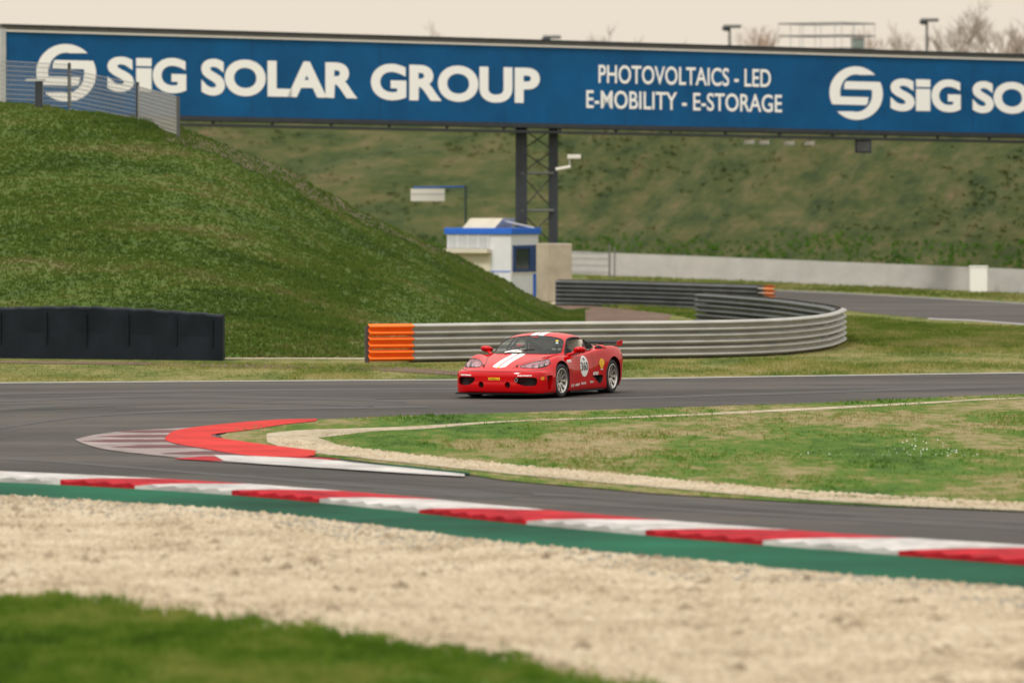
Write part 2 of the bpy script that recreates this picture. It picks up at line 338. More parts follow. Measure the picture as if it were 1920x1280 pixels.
# apex kerb
def kpoly(name, px, m, z): return tag(poly_obj(name, [G(x, y) for x, y in px], m, z), kind='structure')
out_u = [(600,788),(470,796),(330,804),(240,809),(180,816),(140,825)]
out_l = [(140,825),(160,834),(205,845),(300,856),(400,866),(480,872)]
kpoly('apex_kerb', [tuple(p) for p in spline(out_u, 6)]+[tuple(p) for p in spline(out_l, 6)][1:]+[(640,882),(800,892),(700,874),(560,862),(430,850),(330,815),(420,800)], M['wornwhite'], .016)
rows = [(808,812,210,420),(817,821,178,405),(825.5,830,150,400),(836,841,205,400),(848,853.5,300,520)]
for y0, y1, x0, x1 in rows:
    kpoly('apex_kerb_stripe', [(x0,(y0+y1)/2+1),(x0+60,y0),(x1,y0-.5),(x1,y1),(x0+50,y1+.6)], M['maroon'], .020)
kpoly('apex_kerb_stripe', [(325,862),(380,857),(560,858),(640,862),(560,868),(400,866)], M['rkerb'], .020)
red_o = [(595,787.5),(520,789),(430,796),(340,807),(312,820),(318,831),(380,843),(470,857),(560,859),(590,856)]
red_i = [(592,792),(533,798),(470,808),(410,815),(396,819),(422,825),(507,837),(592,847)]
kpoly('apex_runoff', [tuple(p) for p in spline(red_o, 8)]+[tuple(p) for p in spline(red_i, 8)][::-1], M['brightred'], .026)
kpoly('apex_white_line', [(400,856),(480,858),(600,864),(720,874),(870,891),(872,896),(760,890),(640,882),(480,872),(420,867)], M['wkerb'], .028)
kpoly('apex_green_line', [(640,868),(760,876),(880,889),(880,893),(760,880),(700,874)], M['green'], .032)
# near kerb: raised, sawtooth, red and white
ku = spline([(x, y) for x, y in NEARK], 30); kl = spline([(-500,884),(0,905),(240,917),(480,933),(720,956),(960,982),(1280,1011),(1600,1036),(1920,1061),(2500,1105)], 30)
kl = kl[(kl[:,0] > -900) & (kl[:,0] < 3600)]; kl3 = np.array([G(x, y) for x, y in kl]); ku3 = np.array([G(x, y) for x, y in ku])
d = np.r_[0, np.cumsum(np.linalg.norm(np.diff(kl3, axis=0), axis=1))]; L_ = d[-1]
s0 = float(np.interp(785, kl[:,0], d)); step = .1125
sv = np.arange(0, L_, step); V = []; Fc = []; MI = []
for s_ in sv:
    p = np.array([np.interp(s_, d, kl3[:,k]) for k in range(3)]); q = np.array([np.interp(min(s_+.05, L_), d, kl3[:,k]) for k in range(3)])
    t = (q-p)/np.linalg.norm(q-p+1e-9); nrm = np.array([-t[1], t[0], 0]); nrm = nrm if nrm[1] > 0 else -nrm
    # crossing to upper edge along the normal
    best = 3.0
    for wv in np.arange(.4, 5, .04):
        c = p+nrm*wv; yy = YH+H*F/c[1]; xx = 960+F*c[0]/c[1]
        if yy < np.interp(xx, ku[:,0], ku[:,1]): best = wv; break
    ph = ((s_-s0) % .45)/.45; saw = .045*ph
    for f, z in ((-.0, .012),(0.0, .05+saw),(.35, .045+saw*.8),(.75, .025+saw*.4),(1.0, .008)):
        V.append((*(p+nrm*best*f)[:2], z))
for i in range(len(sv)-1):
    xk = np.interp(sv[i], d, kl[:,0]); red = any(a_ <= xk < b_ for a_, b_ in ((-480,-330),(-330,-200),(105,252),(430,598),(785,984),(1205,1427),(1675,1925),(2210,2500), (2850,3200)))
    for j in range(4): Fc.append((i*5+j, (i+1)*5+j, (i+1)*5+j+1, i*5+j+1)); MI.append(1 if red else 0)
v = [Vector(V[k]) for k in Fc[1]]
if (v[1]-v[0]).cross(v[3]-v[0]).z < 0: Fc = [f[::-1] for f in Fc]
tag(mesh('kerb', V, Fc, [M['wkerb'], M['rkerb']], mi=MI), kind='structure')
GL = [(-500,900),(0,927),(240,941),(480,959),(720,986),(960,1017),(1280,1047),(1600,1077),(1920,1101),(2500,1150)]
pxband('green_runoff', [(-500,882),(0,903),(240,915),(480,931),(720,954),(960,980),(1280,1009),(1600,1034),(1920,1059),(2500,1103)], GL, M['green'], .012)
# gravel trap
FG = [(-500,1095),(0,1132),(200,1136),(300,1158),(420,1172),(560,1186),(800,1222),(960,1240),(1060,1268),(1200,1292),(1500,1352),(1920,1430),(2500,1560)]
tag(poly_obj('gravel_trap', [G(x, y) for x, y in spline(GL, 8)]+[G(x, y) for x, y in spline(FG, 8)][::-1], M['gravel'], .008), kind='structure')
pxband('grey_gravel_edge', [(x, y) for x, y in GL], [(x, y+26+14*math.sin(x*.011)) for x, y in GL], M['greygravel'], .010)
pxband('dry_soil_edge', [(x, y-24-8*math.sin(x*.02)) for x, y in FG], [(x, y+4) for x, y in FG], M['drysoil'], .011)
tag(poly_obj('foreground_verge', [G(x, y) for x, y in spline(FG, 8)]+[(12,18,0),(-9,18,0),(-9,40,0)], M['fore'], .012), kind='structure')
# far road, path, soil
kpoly('far_road', [tuple(p) for p in spline([(1400,541),(1450,543.5),(1600,550),(1920,568),(2500,604)], 8)]+[tuple(p) for p in spline([(1400,556),(1450,563),(1540,577),(1740,597),(1920,608),(2500,665)], 8)][::-1], M['asphalt_far'], .006)
line_px('edge_line', [(1740,597),(1920,608),(2500,664)], 2.2, .011, M['white'])
line_px('edge_line', [(1400,541),(1450,544),(1600,550.5),(1920,568.5),(2500,604)], 1.2, .011, M['white'])
kpoly('service_path', [(1000,571),(1100,573),(1200,583),(1260,590),(1250,604),(1000,606),(900,600),(960,580)], M['redsoil'], .007)
kpoly('service_path_edge', [(1040,563),(1090,563),(1075,569),(1030,571)], M['cream'], .011)
kpoly('soil_track', [(690,686),(780,690),(900,700),(1100,704),(1100,708),(860,704),(740,697),(640,690)], M['redsoil'], .009)
kpoly('soil_track', [(420,669),(560,668.5),(700,669.5),(700,674),(560,673),(420,673.5)], M['cream'], .007)
kpoly('soil_track', [(-200,678),(60,677),(300,680),(500,684),(620,690),(480,690),(250,684),(0,681)], M['redsoil'], .011)

# tufts and stones on the flat ground
isl_poly = ISL
def notpath(x, y):
    py = YH+H*F/y; px = 960+F*x/y
    up = np.interp(px, [500,650,760,960,1200,1400,1600,1760,1920,2500], [812,803,799,788,779.5,770,760,752,744.5,728]); ub = np.interp(px, [560,600,700,800,960,1200,1400,1600,1760,1920,2500], [822,820,808,803,790,782.5,774,764,755,746.5,730])
    lo = np.interp(px, [500,530,600,640,760,960,1210,1460,1710,1920,2500], [812,812,820,836,851,872,894,918,936,944,975]); lb = np.interp(px, [500,520,580,650,780,960,1210,1460,1710,1920,2500], [828,836,848,855,869,888,911,932,948,957,988])
    j = (vnoise(x, y, 1.7)-.5)*4
    onp = ((py > up+j) & (py < ub+j)) | ((py > lo+j) & (py < lb+j)) | ((px < 600) & (py > 798) & (py < 850) & (vnoise(x, y, 1.1) > .35))
    return np.where(onp, .05, 1.0)
P = scatter_px([q for q in isl_poly], 150000, lambda x, y: notpath(x, y)*(.25+.75*(vnoise(x, y*.4, .9) > .35)))
hh = .025+.07*vnoise(P[:,0], P[:,1]*.4, .7)**1.3
tag(fast_tris('infield_grass', blades(P, hh, .028, .5, 2), M['blade_infield']), kind='stuff', label='short green and dry grass covering the island inside the hairpin', cat='grass')
# white daisies at right of infield
P = scatter_px([(1340,818),(1920,805),(1920,862),(1700,858),(1400,856)], 800, lambda x, y: np.clip((vnoise(x, y*.25, .9)-.5)*4, 0, 1)*.8)
Vd = blades(P+np.array([0,0,.035]), .016, .02, .9, 1)
tag(fast_tris('daisies', Vd, M['letter']), kind='stuff', label='small white daisies scattered over the infield grass', cat='flowers')
P = scatter_px([(-250,677),(418,680),(700,684),(900,682),(1180,673),(1450,664),(1560,652),(1600,636),(1640,600),(2200,650),(2200,694),(1920,697),(1170,707),(860,709),(0,715),(-250,718)], 170000, lambda x, y: .3+.7*(vnoise(x, y*.4, .6) > .4))
tag(fast_tris('verge_grass', blades(P, .03+.07*vnoise(P[:,0], P[:,1]*.4, .6), .03, .5, 1), M['blade_verge']), kind='stuff', label='dry and green verge grass between the track and the guardrail', cat='grass')
fg = [(-200,1115)]+[(x, y-6+6*math.sin(x*.05)) for x, y in spline(FG, 6) if -200 < x < 1700]+[(1700,1460),(-200,1460)]
P = scatter_px(fg, 60000, lambda x, y: .35+.65*(vnoise(x, y, 1.5) > .35))
P2 = P.copy(); P2[:,1] += (rng.random(len(P2))**3)*1.2
P = np.vstack([P, P2[::3]])
tag(fast_tris('foreground_grass', blades(P, .05+.09*vnoise(P[:,0], P[:,1]*.5, .8), .022, .5, 3), M['blade_fore']), kind='stuff', label='lush green grass along the bottom edge nearest the camera', cat='grass')
P = np.vstack([scatter_px([(1560,590),(1700,605),(1920,616),(2200,642),(2200,652),(1640,652),(1585,640),(1585,600)], 26000), scatter_px([(1100,517),(1430,528),(1920,552),(2200,570),(2200,584),(1920,564),(1440,541),(1100,533)], 16000), scatter_px([(1090,568),(1300,574),(1440,582),(1540,600),(1500,615),(1310,600),(1260,590),(1100,572)], 12000)])
tag(fast_tris('rough_grass', blades(P, .05+.10*vnoise(P[:,0], P[:,1]*.4, .4), .07, .6, 2), M['rough']), kind='stuff', label='rough yellow green grass round the guardrail bend and far road', cat='grass')
# stones
def stones(P, r):
    o = np.array([(1,0,0),(0,1,0),(-1,0,0),(0,-1,0),(0,0,1)]); f = np.array([(0,1,4),(1,2,4),(2,3,4),(3,0,4)])
    n = len(P); rr = r*(.5+rng.random(n)); a = rng.random(n)*6.3; sx = rr*(.7+.6*rng.random(n)); sy = rr*(.7+.6*rng.random(n)); sz = rr*(.35+.5*rng.random(n))
    V = np.zeros((n,5,3)); ca, sa = np.cos(a), np.sin(a)
    for k in range(5):
        jx = o[k,0]*sx+(rng.random(n)-.5)*rr*.5; jy = o[k,1]*sy+(rng.random(n)-.5)*rr*.5
        V[:,k,0] = P[:,0]+jx*ca-jy*sa; V[:,k,1] = P[:,1]+jx*sa+jy*ca; V[:,k,2] = P[:,2]+o[k,2]*sz
    return V[:,f].reshape(-1,3,3)
gp = [(x, y+3) for x, y in spline(GL, 6) if -150 < x < 2080]+[(x, y) for x, y in spline(FG, 6) if -150 < x < 2080][::-1]
P = scatter_px(gp, 110000, lambda x, y: .4+.6*vnoise(x, y*.5, .8))
P = np.c_[P[:,:2], .006+0*P[:,0]]
tag(fast_tris('gravel_stones', stones(P, .038), M['stone']), kind='stuff', label='loose cream gravel stones filling the trap beside the kerb', cat='gravel')
P = scatter_px(gp, 1800, lambda x, y: (vnoise(x, y*.5, 1.6) > .6)*1.0); P = np.c_[P[:,:2], .008+0*P[:,0]]
tag(fast_tris('gravel_lumps', stones(P, .075), M['darkstone']), kind='stuff', label='larger brownish stones and lumps scattered through the gravel trap', cat='gravel')
pp = [(500,820),(640,838),(760,853),(960,874),(1210,896),(1460,920),(1920,946),(1920,957),(1460,932),(1210,911),(960,888),(780,869),(650,855),(540,840)]
P = scatter_px(pp, 40000); P[:,2] = .02
tag(fast_tris('path_stones', stones(P, .03), M['stone']), kind='stuff', label='pale stones on the worn path round the infield', cat='gravel')

# ------------------------------------------------------------------ embankments
def heightfield(name, foot, crest, back, m, nx, prof, noise=.25, ns=.35):
    """foot, crest, back: functions u->3D point ; prof(v) 0..1 rise"""
    V = []; Fc = []; nv = 36
    for i in range(nx):
        u = i/(nx-1); f = np.array(foot(u)); c = np.array(crest(u)); bk = np.array(back(u))
        for j in range(nv):
            v = j/(nv-1)
            if v < .7:
                t = v/.7; p = f+(c-f)*t; p[2] = f[2]+(c[2]-f[2])*prof(t)
            else:
                t = (v-.7)/.3; p = c+(bk-c)*t
                p[2] = c[2]+(bk[2]-c[2])*(t*t*(3-2*t))
            V.append(p)
    V = np.array(V); amp = noise*np.clip((V[:,2])/1.5, 0, 1)
    V[:,2] += amp*((vnoise(V[:,0], V[:,1], ns)-.5)+.5*(vnoise(V[:,0], V[:,1], ns*2.7)-.5)+.3*(vnoise(V[:,0], V[:,1], ns*7)-.5))
    for i in range(nx-1):
        for j in range(nv-1): Fc.append((i*nv+j, (i+1)*nv+j, (i+1)*nv+j+1, i*nv+j+1))
    o = mesh(name, V, Fc, m, smooth=True); tag(o, kind='structure')
    return o, V.reshape(nx, nv, 3)
def surf_points(grid, n, vmax=.75, dens=None):
    nx, nv, _ = grid.shape; u = rng.random(n)*(nx-1.001); v = rng.random(n)*(nv-1)*vmax
    i = u.astype(int); j = v.astype(int); fu = (u-i)[:,None]; fv = (v-j)[:,None]
    p = (grid[i,j]*(1-fu)+grid[i+1,j]*fu)*(1-fv)+(grid[i,j+1]*(1-fu)+grid[i+1,j+1]*fu)*fv
    if dens is not None: p = p[rng.random(n) < dens(p)]
    return p
# left mound: silhouette and foot as functions of the photo column
mx_ = [-900,-300,0,100,200,330,400,460,540,620,700,800,875,950,1010,1060,1095]
msil = [120,165,190,198,212,237,261,287,325,371,409,458,495,534,566,591,603]
mfy = [668,668,669,670,670,671,671,671,671,671,671,670,664,652,634,617,604]      # foot row
mcy = [172,170,168,167,166,165,165,165.5,166,168,170,173,175,178,181,183,186]      # crest distance
def mcol(u):
    x = -900+u*1995; return x, np.interp(x, mx_, msil), np.interp(x, mx_, mfy), np.interp(x, mx_, mcy)
def m_foot(u):
    x, s, f, c = mcol(u); return G(x, f, 0)
def m_crest(u):
    x, s, f, c = mcol(u); p = W(x, s, c); return (p[0], p[1], max(p[2], .0))
def m_back(u):
    x, s, f, c = mcol(u); p = W(x, s, c); return (p[0]*1.03+1, p[1]+6+6*min(1, p[2]/5), -.05)
mo, mgrid = heightfield('grassy_mound', m_foot, m_crest, m_back, M['mound'], 240, lambda t: t**.92 if t > 0 else 0, .18, .5)
i0, i1 = int(240*(1210/1995)), 239; wp = mgrid[i0:i1, 22:27].copy(); wp[:,:,2] += .02; m5 = wp.shape[1]
tag(mesh('worn_path', wp.reshape(-1, 3), [(i*m5+j, (i+1)*m5+j, (i+1)*m5+j+1, i*m5+j+1) for i in range(len(wp)-1) for j in range(m5-1)], M['wornsoil']), kind='structure')
P = surf_points(mgrid, 120000, .78, lambda p: .55+.45*vnoise(p[:,0], p[:,2]*1.8, .55))
hh = .04+.12*vnoise(P[:,0], P[:,2]*1.5, .5)**1.5
tag(fast_tris('mound_grass', blades(P, hh, .07, .6, 2), M['blade_mound']), kind='stuff', label='rough green grass tufts over the steep mound on the left', cat='grass')
# far embankment
FFX = [-2500,-300,300,1065,1500,1920,3200]; FFY = [492,494,499,506,523,541,590]
def f_foot(u):
    x = -2500+u*5700; p = G(x, np.interp(x, FFX, FFY)); return (p[0], p[1], 0)
def f_crest(u):
    x = -2500+u*5700; p = G(x, np.interp(x, FFX, FFY)); return (p[0]*1.07, p[1]+20, 9.3)
def f_back(u):
    x = -2500+u*5700; p = G(x, np.interp(x, FFX, FFY)); return (p[0]*2.2, p[1]+420, 9.0)
fo, fgrid = heightfield('far_embankment', f_foot, f_crest, f_back, M['far'], 320, lambda t: t, 1.0, .16)
P = surf_points(fgrid, 42000, .72, lambda p: np.where(p[:,2] < 1.6, .9, (vnoise(p[:,0]*.7, p[:,2]*1.6+p[:,1]*.2, .35) > .52)*.8+.12))
lowm = P[:,2] < 1.9+1.2*(vnoise(P[:,0], 0*P[:,0], .25)-.5)
tag(fast_tris('embankment_foot_grass', blades(P[lowm], .16, .16, .7, 3), M['footgrass']), kind='stuff', label='bright green grass along the foot of the far embankment behind the wall', cat='grass')
P = P[~lowm]; P = P[::4]; hh = .07+.10*vnoise(P[:,0], P[:,2]*2, .4)
tag(fast_tris('embankment_scrub', blades(P, hh, .30, .9, 3), M['blade_far']), kind='stuff', label='olive scrub and rough grass over the far embankment', cat='scrub')

# ================================================================== GUARDRAILS
WP = [(0,.0),(.010,.018),(.095,.055),(.095,.085),(.012,.128),(.0,.155),(.012,.182),(.095,.225),(.095,.255),(.010,.292),(0,.31)]   # (out, up)
def path3(px, n=14):
    P = spline([G(x, y)[:2] for x, y in px], n); dd = np.r_[0, np.cumsum(np.hypot(*np.diff(P, axis=0).T))]
    t = np.arange(0, dd[-1], .35); return np.c_[np.interp(t, dd, P[:,0]), np.interp(t, dd, P[:,1])], t
def sweep(P, prof, z0, side=1):
    V = []; Fc = []; n = len(prof); m_ = len(P)
    for i in range(m_):
        t = P[min(i+1, m_-1)]-P[max(i-1, 0)]; t = t/np.linalg.norm(t); nn = np.array([t[1], -t[0]])*side
        for o_, z in prof: V.append((P[i][0]+nn[0]*o_, P[i][1]+nn[1]*o_, z0+z))
    for i in range(m_-1):
        for j in range(n-1): Fc.append((i*n+j, (i+1)*n+j, (i+1)*n+j+1, i*n+j+1))
    return V, Fc
def guardrail(label, px, orange_len, om, at_end=False, side=1, top=.88):
    P, t = path3(px); root = empty('guardrail', (P[0][0], P[0][1], 0)); o2 = P[0].copy(); P = P-o2
    tag(root, label, 'guardrail', 'steel guardrails round the marshal post')
    k = round(orange_len/.35)
    if at_end: seg, osg = P[:len(P)-k], P[len(P)-k-1:]
    else: seg, osg = P[k:], P[:k+1]
    for i in range(3):
        z0 = top-.27-i*.290; pr = [(a*1.45, b*.87) for a, b in WP]
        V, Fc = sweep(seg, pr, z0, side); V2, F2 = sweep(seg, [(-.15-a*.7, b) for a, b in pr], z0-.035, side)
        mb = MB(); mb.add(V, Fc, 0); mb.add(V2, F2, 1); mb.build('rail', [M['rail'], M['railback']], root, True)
        V, Fc = sweep(osg, [(a+.006, b) for a, b in pr], z0, side); mb = MB(); mb.add(V, Fc)
        mb.build('orange_end', om, root, True)
    for i in range(0, len(P)-1, 6):
        tt = P[min(i+1, len(P)-1)]-P[max(i-1, 0)]; tt = tt/np.linalg.norm(tt); nn = np.array([tt[1], -tt[0]])*side; ang = math.atan2(tt[1], tt[0])
        c = P[i]-nn*.075; mb = MB(); mb.box((c[0], c[1], top/2-.04), (.10,.10,top-.02), ang); mb.build('post', M['railpost'], root)
    return root
guardrail('long pale guardrail with bright orange end curving behind the red car',
    [(690,680),(783,679),(1000,675),(1312,671),(1437,667),(1500,662),(1547,655),(1572,646),(1577,640),(1562,634),(1531,628),(1469,618),(1375,608),(1312,603)], 1.22, M['orange'])
guardrail('shorter dark guardrail with faded orange end between concrete block and far road',
    [(1046,572),(1080,572.5),(1200,576),(1320,580.5),(1452,586)], .6, M['fadedorange'], at_end=True, side=-1)

# ================================================================== TYRE WALL
top_px = [(-420,574),(-200,577),(0,577),(110,575),(210,577),(330,584),(418,591)]; tw = spline(top_px, 12); V = []; Fc = []
tb = []
for x, y in tw:
    b_ = np.interp(x, [-420,0,418], [668,671.5,676]); g = G(x, b_); p = W(x, y+.8*math.sin(x*.13)+.5*math.sin(x*.31), g[1]); tb.append((g, p[2]))
x0 = tb[0][0]
for (g, z) in tb:
    dx = .025*math.sin(g[0]*5); V += [(g[0]-x0[0], g[1]+dx-x0[1], 0), (g[0]-x0[0], g[1]+dx*2+.02-x0[1], z*.5), (g[0]-x0[0], g[1]+dx-x0[1], z-.04), (g[0]-x0[0], g[1]+.06-x0[1], z), (g[0]-x0[0], g[1]+.9-x0[1], z), (g[0]-x0[0], g[1]+.95-x0[1], 0)]
n6 = len(tb)
for i in range(n6-1):
    for j in range(5): Fc.append((i*6+j, (i+1)*6+j, (i+1)*6+j+1, i*6+j+1))
Fc += [tuple(range(6))[::-1], tuple((n6-1)*6+k for k in range(6))]
r_ = empty('tyre_wall', x0); tag(r_, 'black tarpaulin covered tyre wall at the foot of the green mound', 'barrier')
mesh('cover', V, Fc, M['black'], r_)
mb = MB(); 
for i in range(6, n6-1, 9):
    g, z = tb[i]; mb.box((g[0]-x0[0], g[1]-x0[1]-.045, z*.62), (.05,.02,z*.6))
mb.build('strap', M['black'], r_)

# ================================================================== FAR WALL
wx = np.linspace(900, 2700, 60); r_ = None; V = []; Fc = []
wb = [G(x, np.interp(x, [900,1065,1500,1920,2700], [507,512.5,531,549,590])) for x in wx]
wt = [max(.4, W(x, np.interp(x, [900,1065,1500,1920,2700], [465,471,488,505,540]), g[1])[2]) for x, g in zip(wx, wb)]
for g, z in zip(wb, wt): V += [(g[0], g[1], 0), (g[0], g[1], z), (g[0], g[1]+.3, z), (g[0], g[1]+.3, 0)]
for i in range(len(wb)-1):
    for j in range(3): Fc.append((i*4+j, (i+1)*4+j, (i+1)*4+j+1, i*4+j+1))
tag(mesh('concrete_wall', V, Fc, M['concwall']), 'long low pale grey concrete wall at the foot of the far embankment', 'wall')
g = G(1833, 547); mb = MB(); mb.box((0,0,.48), (.66,.35,.96)); mb.box((0,0,.98), (.72,.4,.05))
o = mb.build('marker_post', mat('bright_white_paint', (.85,.84,.8), .5), None, bevel=.02); o.location = (g[0], g[1]-.4, 0)
tag(o, 'bright white block standing against the grey concrete wall', 'marker')
# cable fence in front of the wall
fa, fb = G(1062, 520), G(1143, 522); r_ = empty('cable_fence', fa); tag(r_, 'thin cable fence before the concrete wall beside the tan block', 'fence')
dx, dy = fb[0]-fa[0], fb[1]-fa[1]
for t_ in (0, 1): MB().box((dx*t_, dy*t_, .75), (.09,.09,1.5)).build('post', M['steelmid'], r_)
MB().box((dx+.22, dy, .7), (.07,.07,1.4)).build('post', M['steelmid'], r_)
for z in (.25,.55,.85,1.1): MB().tube([(0,0,z),(dx,dy,z)], .014, 5).build('cable', M['steel'], r_)

# ================================================================== MARSHAL HUT
ph = math.radians(30); c0 = G(958, 558); hut = empty('marshal_hut', c0, 0); tag(hut, 'white marshal hut with blue roof edge and blue framed window', 'hut')
ux = Vector((-math.cos(ph), math.sin(ph), 0)); uy = Vector((math.sin(ph), math.cos(ph), 0)); HW, HD, HH = 2.70, 2.0, 2.33
HA = math.atan2(ux.y, ux.x)                      # direction of long face
def hp(a, b_, z): return ux*a+uy*b_+Vector((0,0,z))
def hbox(mb, a0, a1, b0, b1, z0, z1): c = hp((a0+a1)/2, (b0+b1)/2, (z0+z1)/2); return mb.box(c, (a1-a0, b1-b0, z1-z0), HA)
hb = MB(); c = hp(HW/2, HD/2, HH/2); hb.box(c, (HW, HD, HH), HA); hb.build('wall', M['hut'], hut)
mb = MB()
for a in np.arange(.3, HW, .45): hbox(mb, a, a+.012, -.006, 0, .05, 1.2)
mb.build('panel_joint', M['hutpane'], hut)
mb = MB(); hbox(mb, -.08, HW+.08, -.08, HD+.08, HH-.03, HH+.20); mb.build('roof', M['bluepaint'], hut, bevel=.02)
# shutters on the long face
wf = MB(); hbox(wf, .9, HW-.05, -.03, -.002, 1.80, 2.29); wfo = wf.build('window', M['hutpane'], hut)
for a in (.9,1.34,1.78,2.22,2.62):
    mb = MB(); hbox(mb, a, a+.04, -.045, -.03, 1.80, 2.29); mb.build('mullion', M['hut'], wfo)
mb = MB(); hbox(mb, .8, HW+.35, -.35, -.002, 1.62, 1.76); mb.build('shelf', M['hutcream'], hut)
mb = MB(); hbox(mb, .85, HW+.02, -.04, -.003, 0, 1.60); mb.build('counter_front', M['hutcream'], hut)
mb = MB(); hbox(mb, 0.01, .85, -.012, -.002, .93, .97); mb.build('trim', M['bluepaint'], hut)
# window on the short face (b axis), at a = 0 side facing camera right
def sbox(mb, b0, b1, z0, z1, d0, d1): c = hp(-(d0+d1)/2, (b0+b1)/2, (z0+z1)/2); return mb.box(c, (d1-d0, b1-b0, z1-z0), HA)
wf = MB(); sbox(wf, .12, 1.9, 1.78, 1.90, .002, .05); sbox(wf, .12, 1.9, .93, 1.02, .002, .05); sbox(wf, .12, .28, 1.02, 1.78, .002, .05); sbox(wf, 1.3, 1.9, 1.02, 1.78, .002, .05)
wfo = wf.build('window', M['darkblue'], hut)
mb = MB(); sbox(mb, .28, 1.3, 1.02, 1.78, .002, .02); mb.build('pane', M['darkglass'], wfo)
mb = MB(); sbox(mb, .02, 1.98, .86, .91, .002, .03); mb.build('sill', M['palestrip'], hut)
mb = MB(); sbox(mb, 1.62, 1.98, 0, .86, .002, .02); mb.build('corner_trim', M['bluepaint'], hut)
# cream roof box
mb = MB(); A = [hp(.9,.3,HH+.17), hp(2.25,.3,HH+.17), hp(2.25,1.6,HH+.17), hp(.9,1.6,HH+.17)]; B = [hp(.62,.5,HH+.55), hp(2.0,.5,HH+.55), hp(2.0,1.4,HH+.55), hp(.62,1.4,HH+.55)]
mb.add(A+B, [(3,2,1,0),(4,5,6,7),(0,1,5,4),(1,2,6,5),(2,3,7,6),(3,0,4,7)]); mb.build('roof_hatch', M['hutcream'], hut)
MB().tube([hp(.7,.7,HH+.45), hp(-.05,1.6,HH+.2)], .03, 6).build('stay', M['palestrip'], hut)
# concrete block right of the hut
g = G(1028, 567); mb = MB(); al = R(25); mb.box((0,0,1.02), (.95,1.0,2.04), al); o = mb.build('concrete_block', M['conc'], None, bevel=.03)
o.location = (G(1039,566)[0], G(1039,566)[1]+.4, 0); o.rotation_euler = (0,0,R(-2)); tag(o, 'tall tan concrete block right beside the white marshal hut', 'block')

# ================================================================== HANGING SIGN
Ys = 214; p0 = W(873, 350, Ys); r_ = empty('hanging_sign', (p0[0], Ys, 0)); tag(r_, 'white sign panel hanging from a thin blue arm above the mound', 'sign')
MB().tube([(0,0,0),(0,0,p0[2]+.05)], .05, 8).build('pole', mat('green_pole_paint', (.06,.10,.09), .5), r_)
q = W(775, 352, Ys); MB().tube([(0,0,p0[2]),(q[0]-p0[0],0,q[2])], .035, 6).build('arm', M['bluepaint'], r_)
a_, b_ = W(770, 354, Ys), W(834, 377, Ys)
MB().box(((a_[0]+b_[0])/2-p0[0], 0, (a_[2]+b_[2])/2), (b_[0]-a_[0], .05, a_[2]-b_[2])).build('panel', mat('white_sign_paint', (.93,.90,.87), .5), r_)
MB().box(((a_[0]+b_[0])/2-p0[0], -.03, (a_[2]+b_[2])/2+.03), (b_[0]-a_[0], .012, .03)).build('rib', M['palegrey'], r_)

# ================================================================== BRIDGE WITH BANNER
Yb0 = 212.0
def Yb(px): return Yb0*(150.4-.0074*1000)/(150.4-.0074*px)
def top_y(px): return 59.3+.0287*px
def bot_y(px): return 209.7+.0213*px
XL, XR = 10, 2700
PL, PR = Vector(W(XL, bot_y(XL), Yb(XL))), Vector(W(XR, bot_y(XR), Yb(XR)))
Hb = (W(1000, top_y(1000), Yb(1000))[2]-W(1000, bot_y(1000), Yb(1000))[2])
bridge = empty('advertising_bridge', (PL.x, PL.y, 0)); tag(bridge, 'long blue advertising bridge on dark steel legs spanning the track', 'bridge')
Ud = (PR-PL); Lb = Ud.length; Ud.normalize(); Vd_ = Vector((0,0,1)); Nf = Vector((Ud.y, -Ud.x, 0)).normalized()   # towards the camera
if Nf.y > 0: Nf = -Nf
O3 = PL-Vector((PL.x, PL.y, 0))
def bp(u, v, n=0): return O3+Ud*u+Vd_*v+Nf*n
def bar(mb, u0, u1, v0, v1, n0, n1):
    V = [bp(u, v, n) for v in (v0, v1) for u, n in ((u0,n0),(u1,n0),(u1,n1),(u0,n1))]
    return mb.add(V, [(0,1,2,3),(7,6,5,4),(4,5,1,0),(5,6,2,1),(6,7,3,2),(7,4,0,3)])
def buv(px, py):                                  # pixel -> banner coordinates
    a, f, u = ray(px, py); o = PL; dr = Vector((a, f, u)); cm = Vector((0,0,H)); t = (o-cm).dot(Nf)/dr.dot(Nf); q = cm+dr*t-o
    uu = q.dot(Vector((Ud.x, Ud.y, 0)))/(Ud.x**2+Ud.y**2); return uu, q.z-Ud.z*uu
banner = bar(MB(), 0, Lb, 0, Hb, -.12, 0).build('banner', M['blue'], bridge)
bar(MB(), -.15, Lb, Hb+.066, Hb+.20, -1.6, .06).build('top_beam', M['topbeam'], bridge)
bar(MB(), -.15, Lb, Hb+.002, Hb+.064, -.1, .07).build('top_strip', M['palestrip'], bridge)
bar(MB(), -.15, Lb, Hb+.202, Hb+.27, -1.6, .10).build('top_rail', M['steel'], bridge)
bar(MB(), 0, Lb, -.17, -.002, -1.7, .05).build('bottom_beam', M['steel'], bridge)
bar(MB(), 0, Lb, -.36, -.27, -1.7, .02).build('lower_rail', M['steel'], bridge)
for u in np.arange(1, Lb, 2.4): bar(MB(), u, u+.06, -.27, -.17, -.2, -.1).build('hanger', M['steel'], bridge)
bar(MB(), .2, Lb, .1, Hb-.1, -1.55, -1.5).build('rear_cladding', M['steelmid'], bridge)
bar(MB(), -.2, -.004, -.6, Hb+.1, -.25, .08).build('end_post', M['palegrey'], bridge)
M['seam'] = mat('dark_blue_seam', (.001,.045,.13), .6)
for u in np.arange(4.55, Lb, 5.2): bar(MB(), u, u+.02, .0, Hb, .001, .006).build('seam', M['seam'], banner)
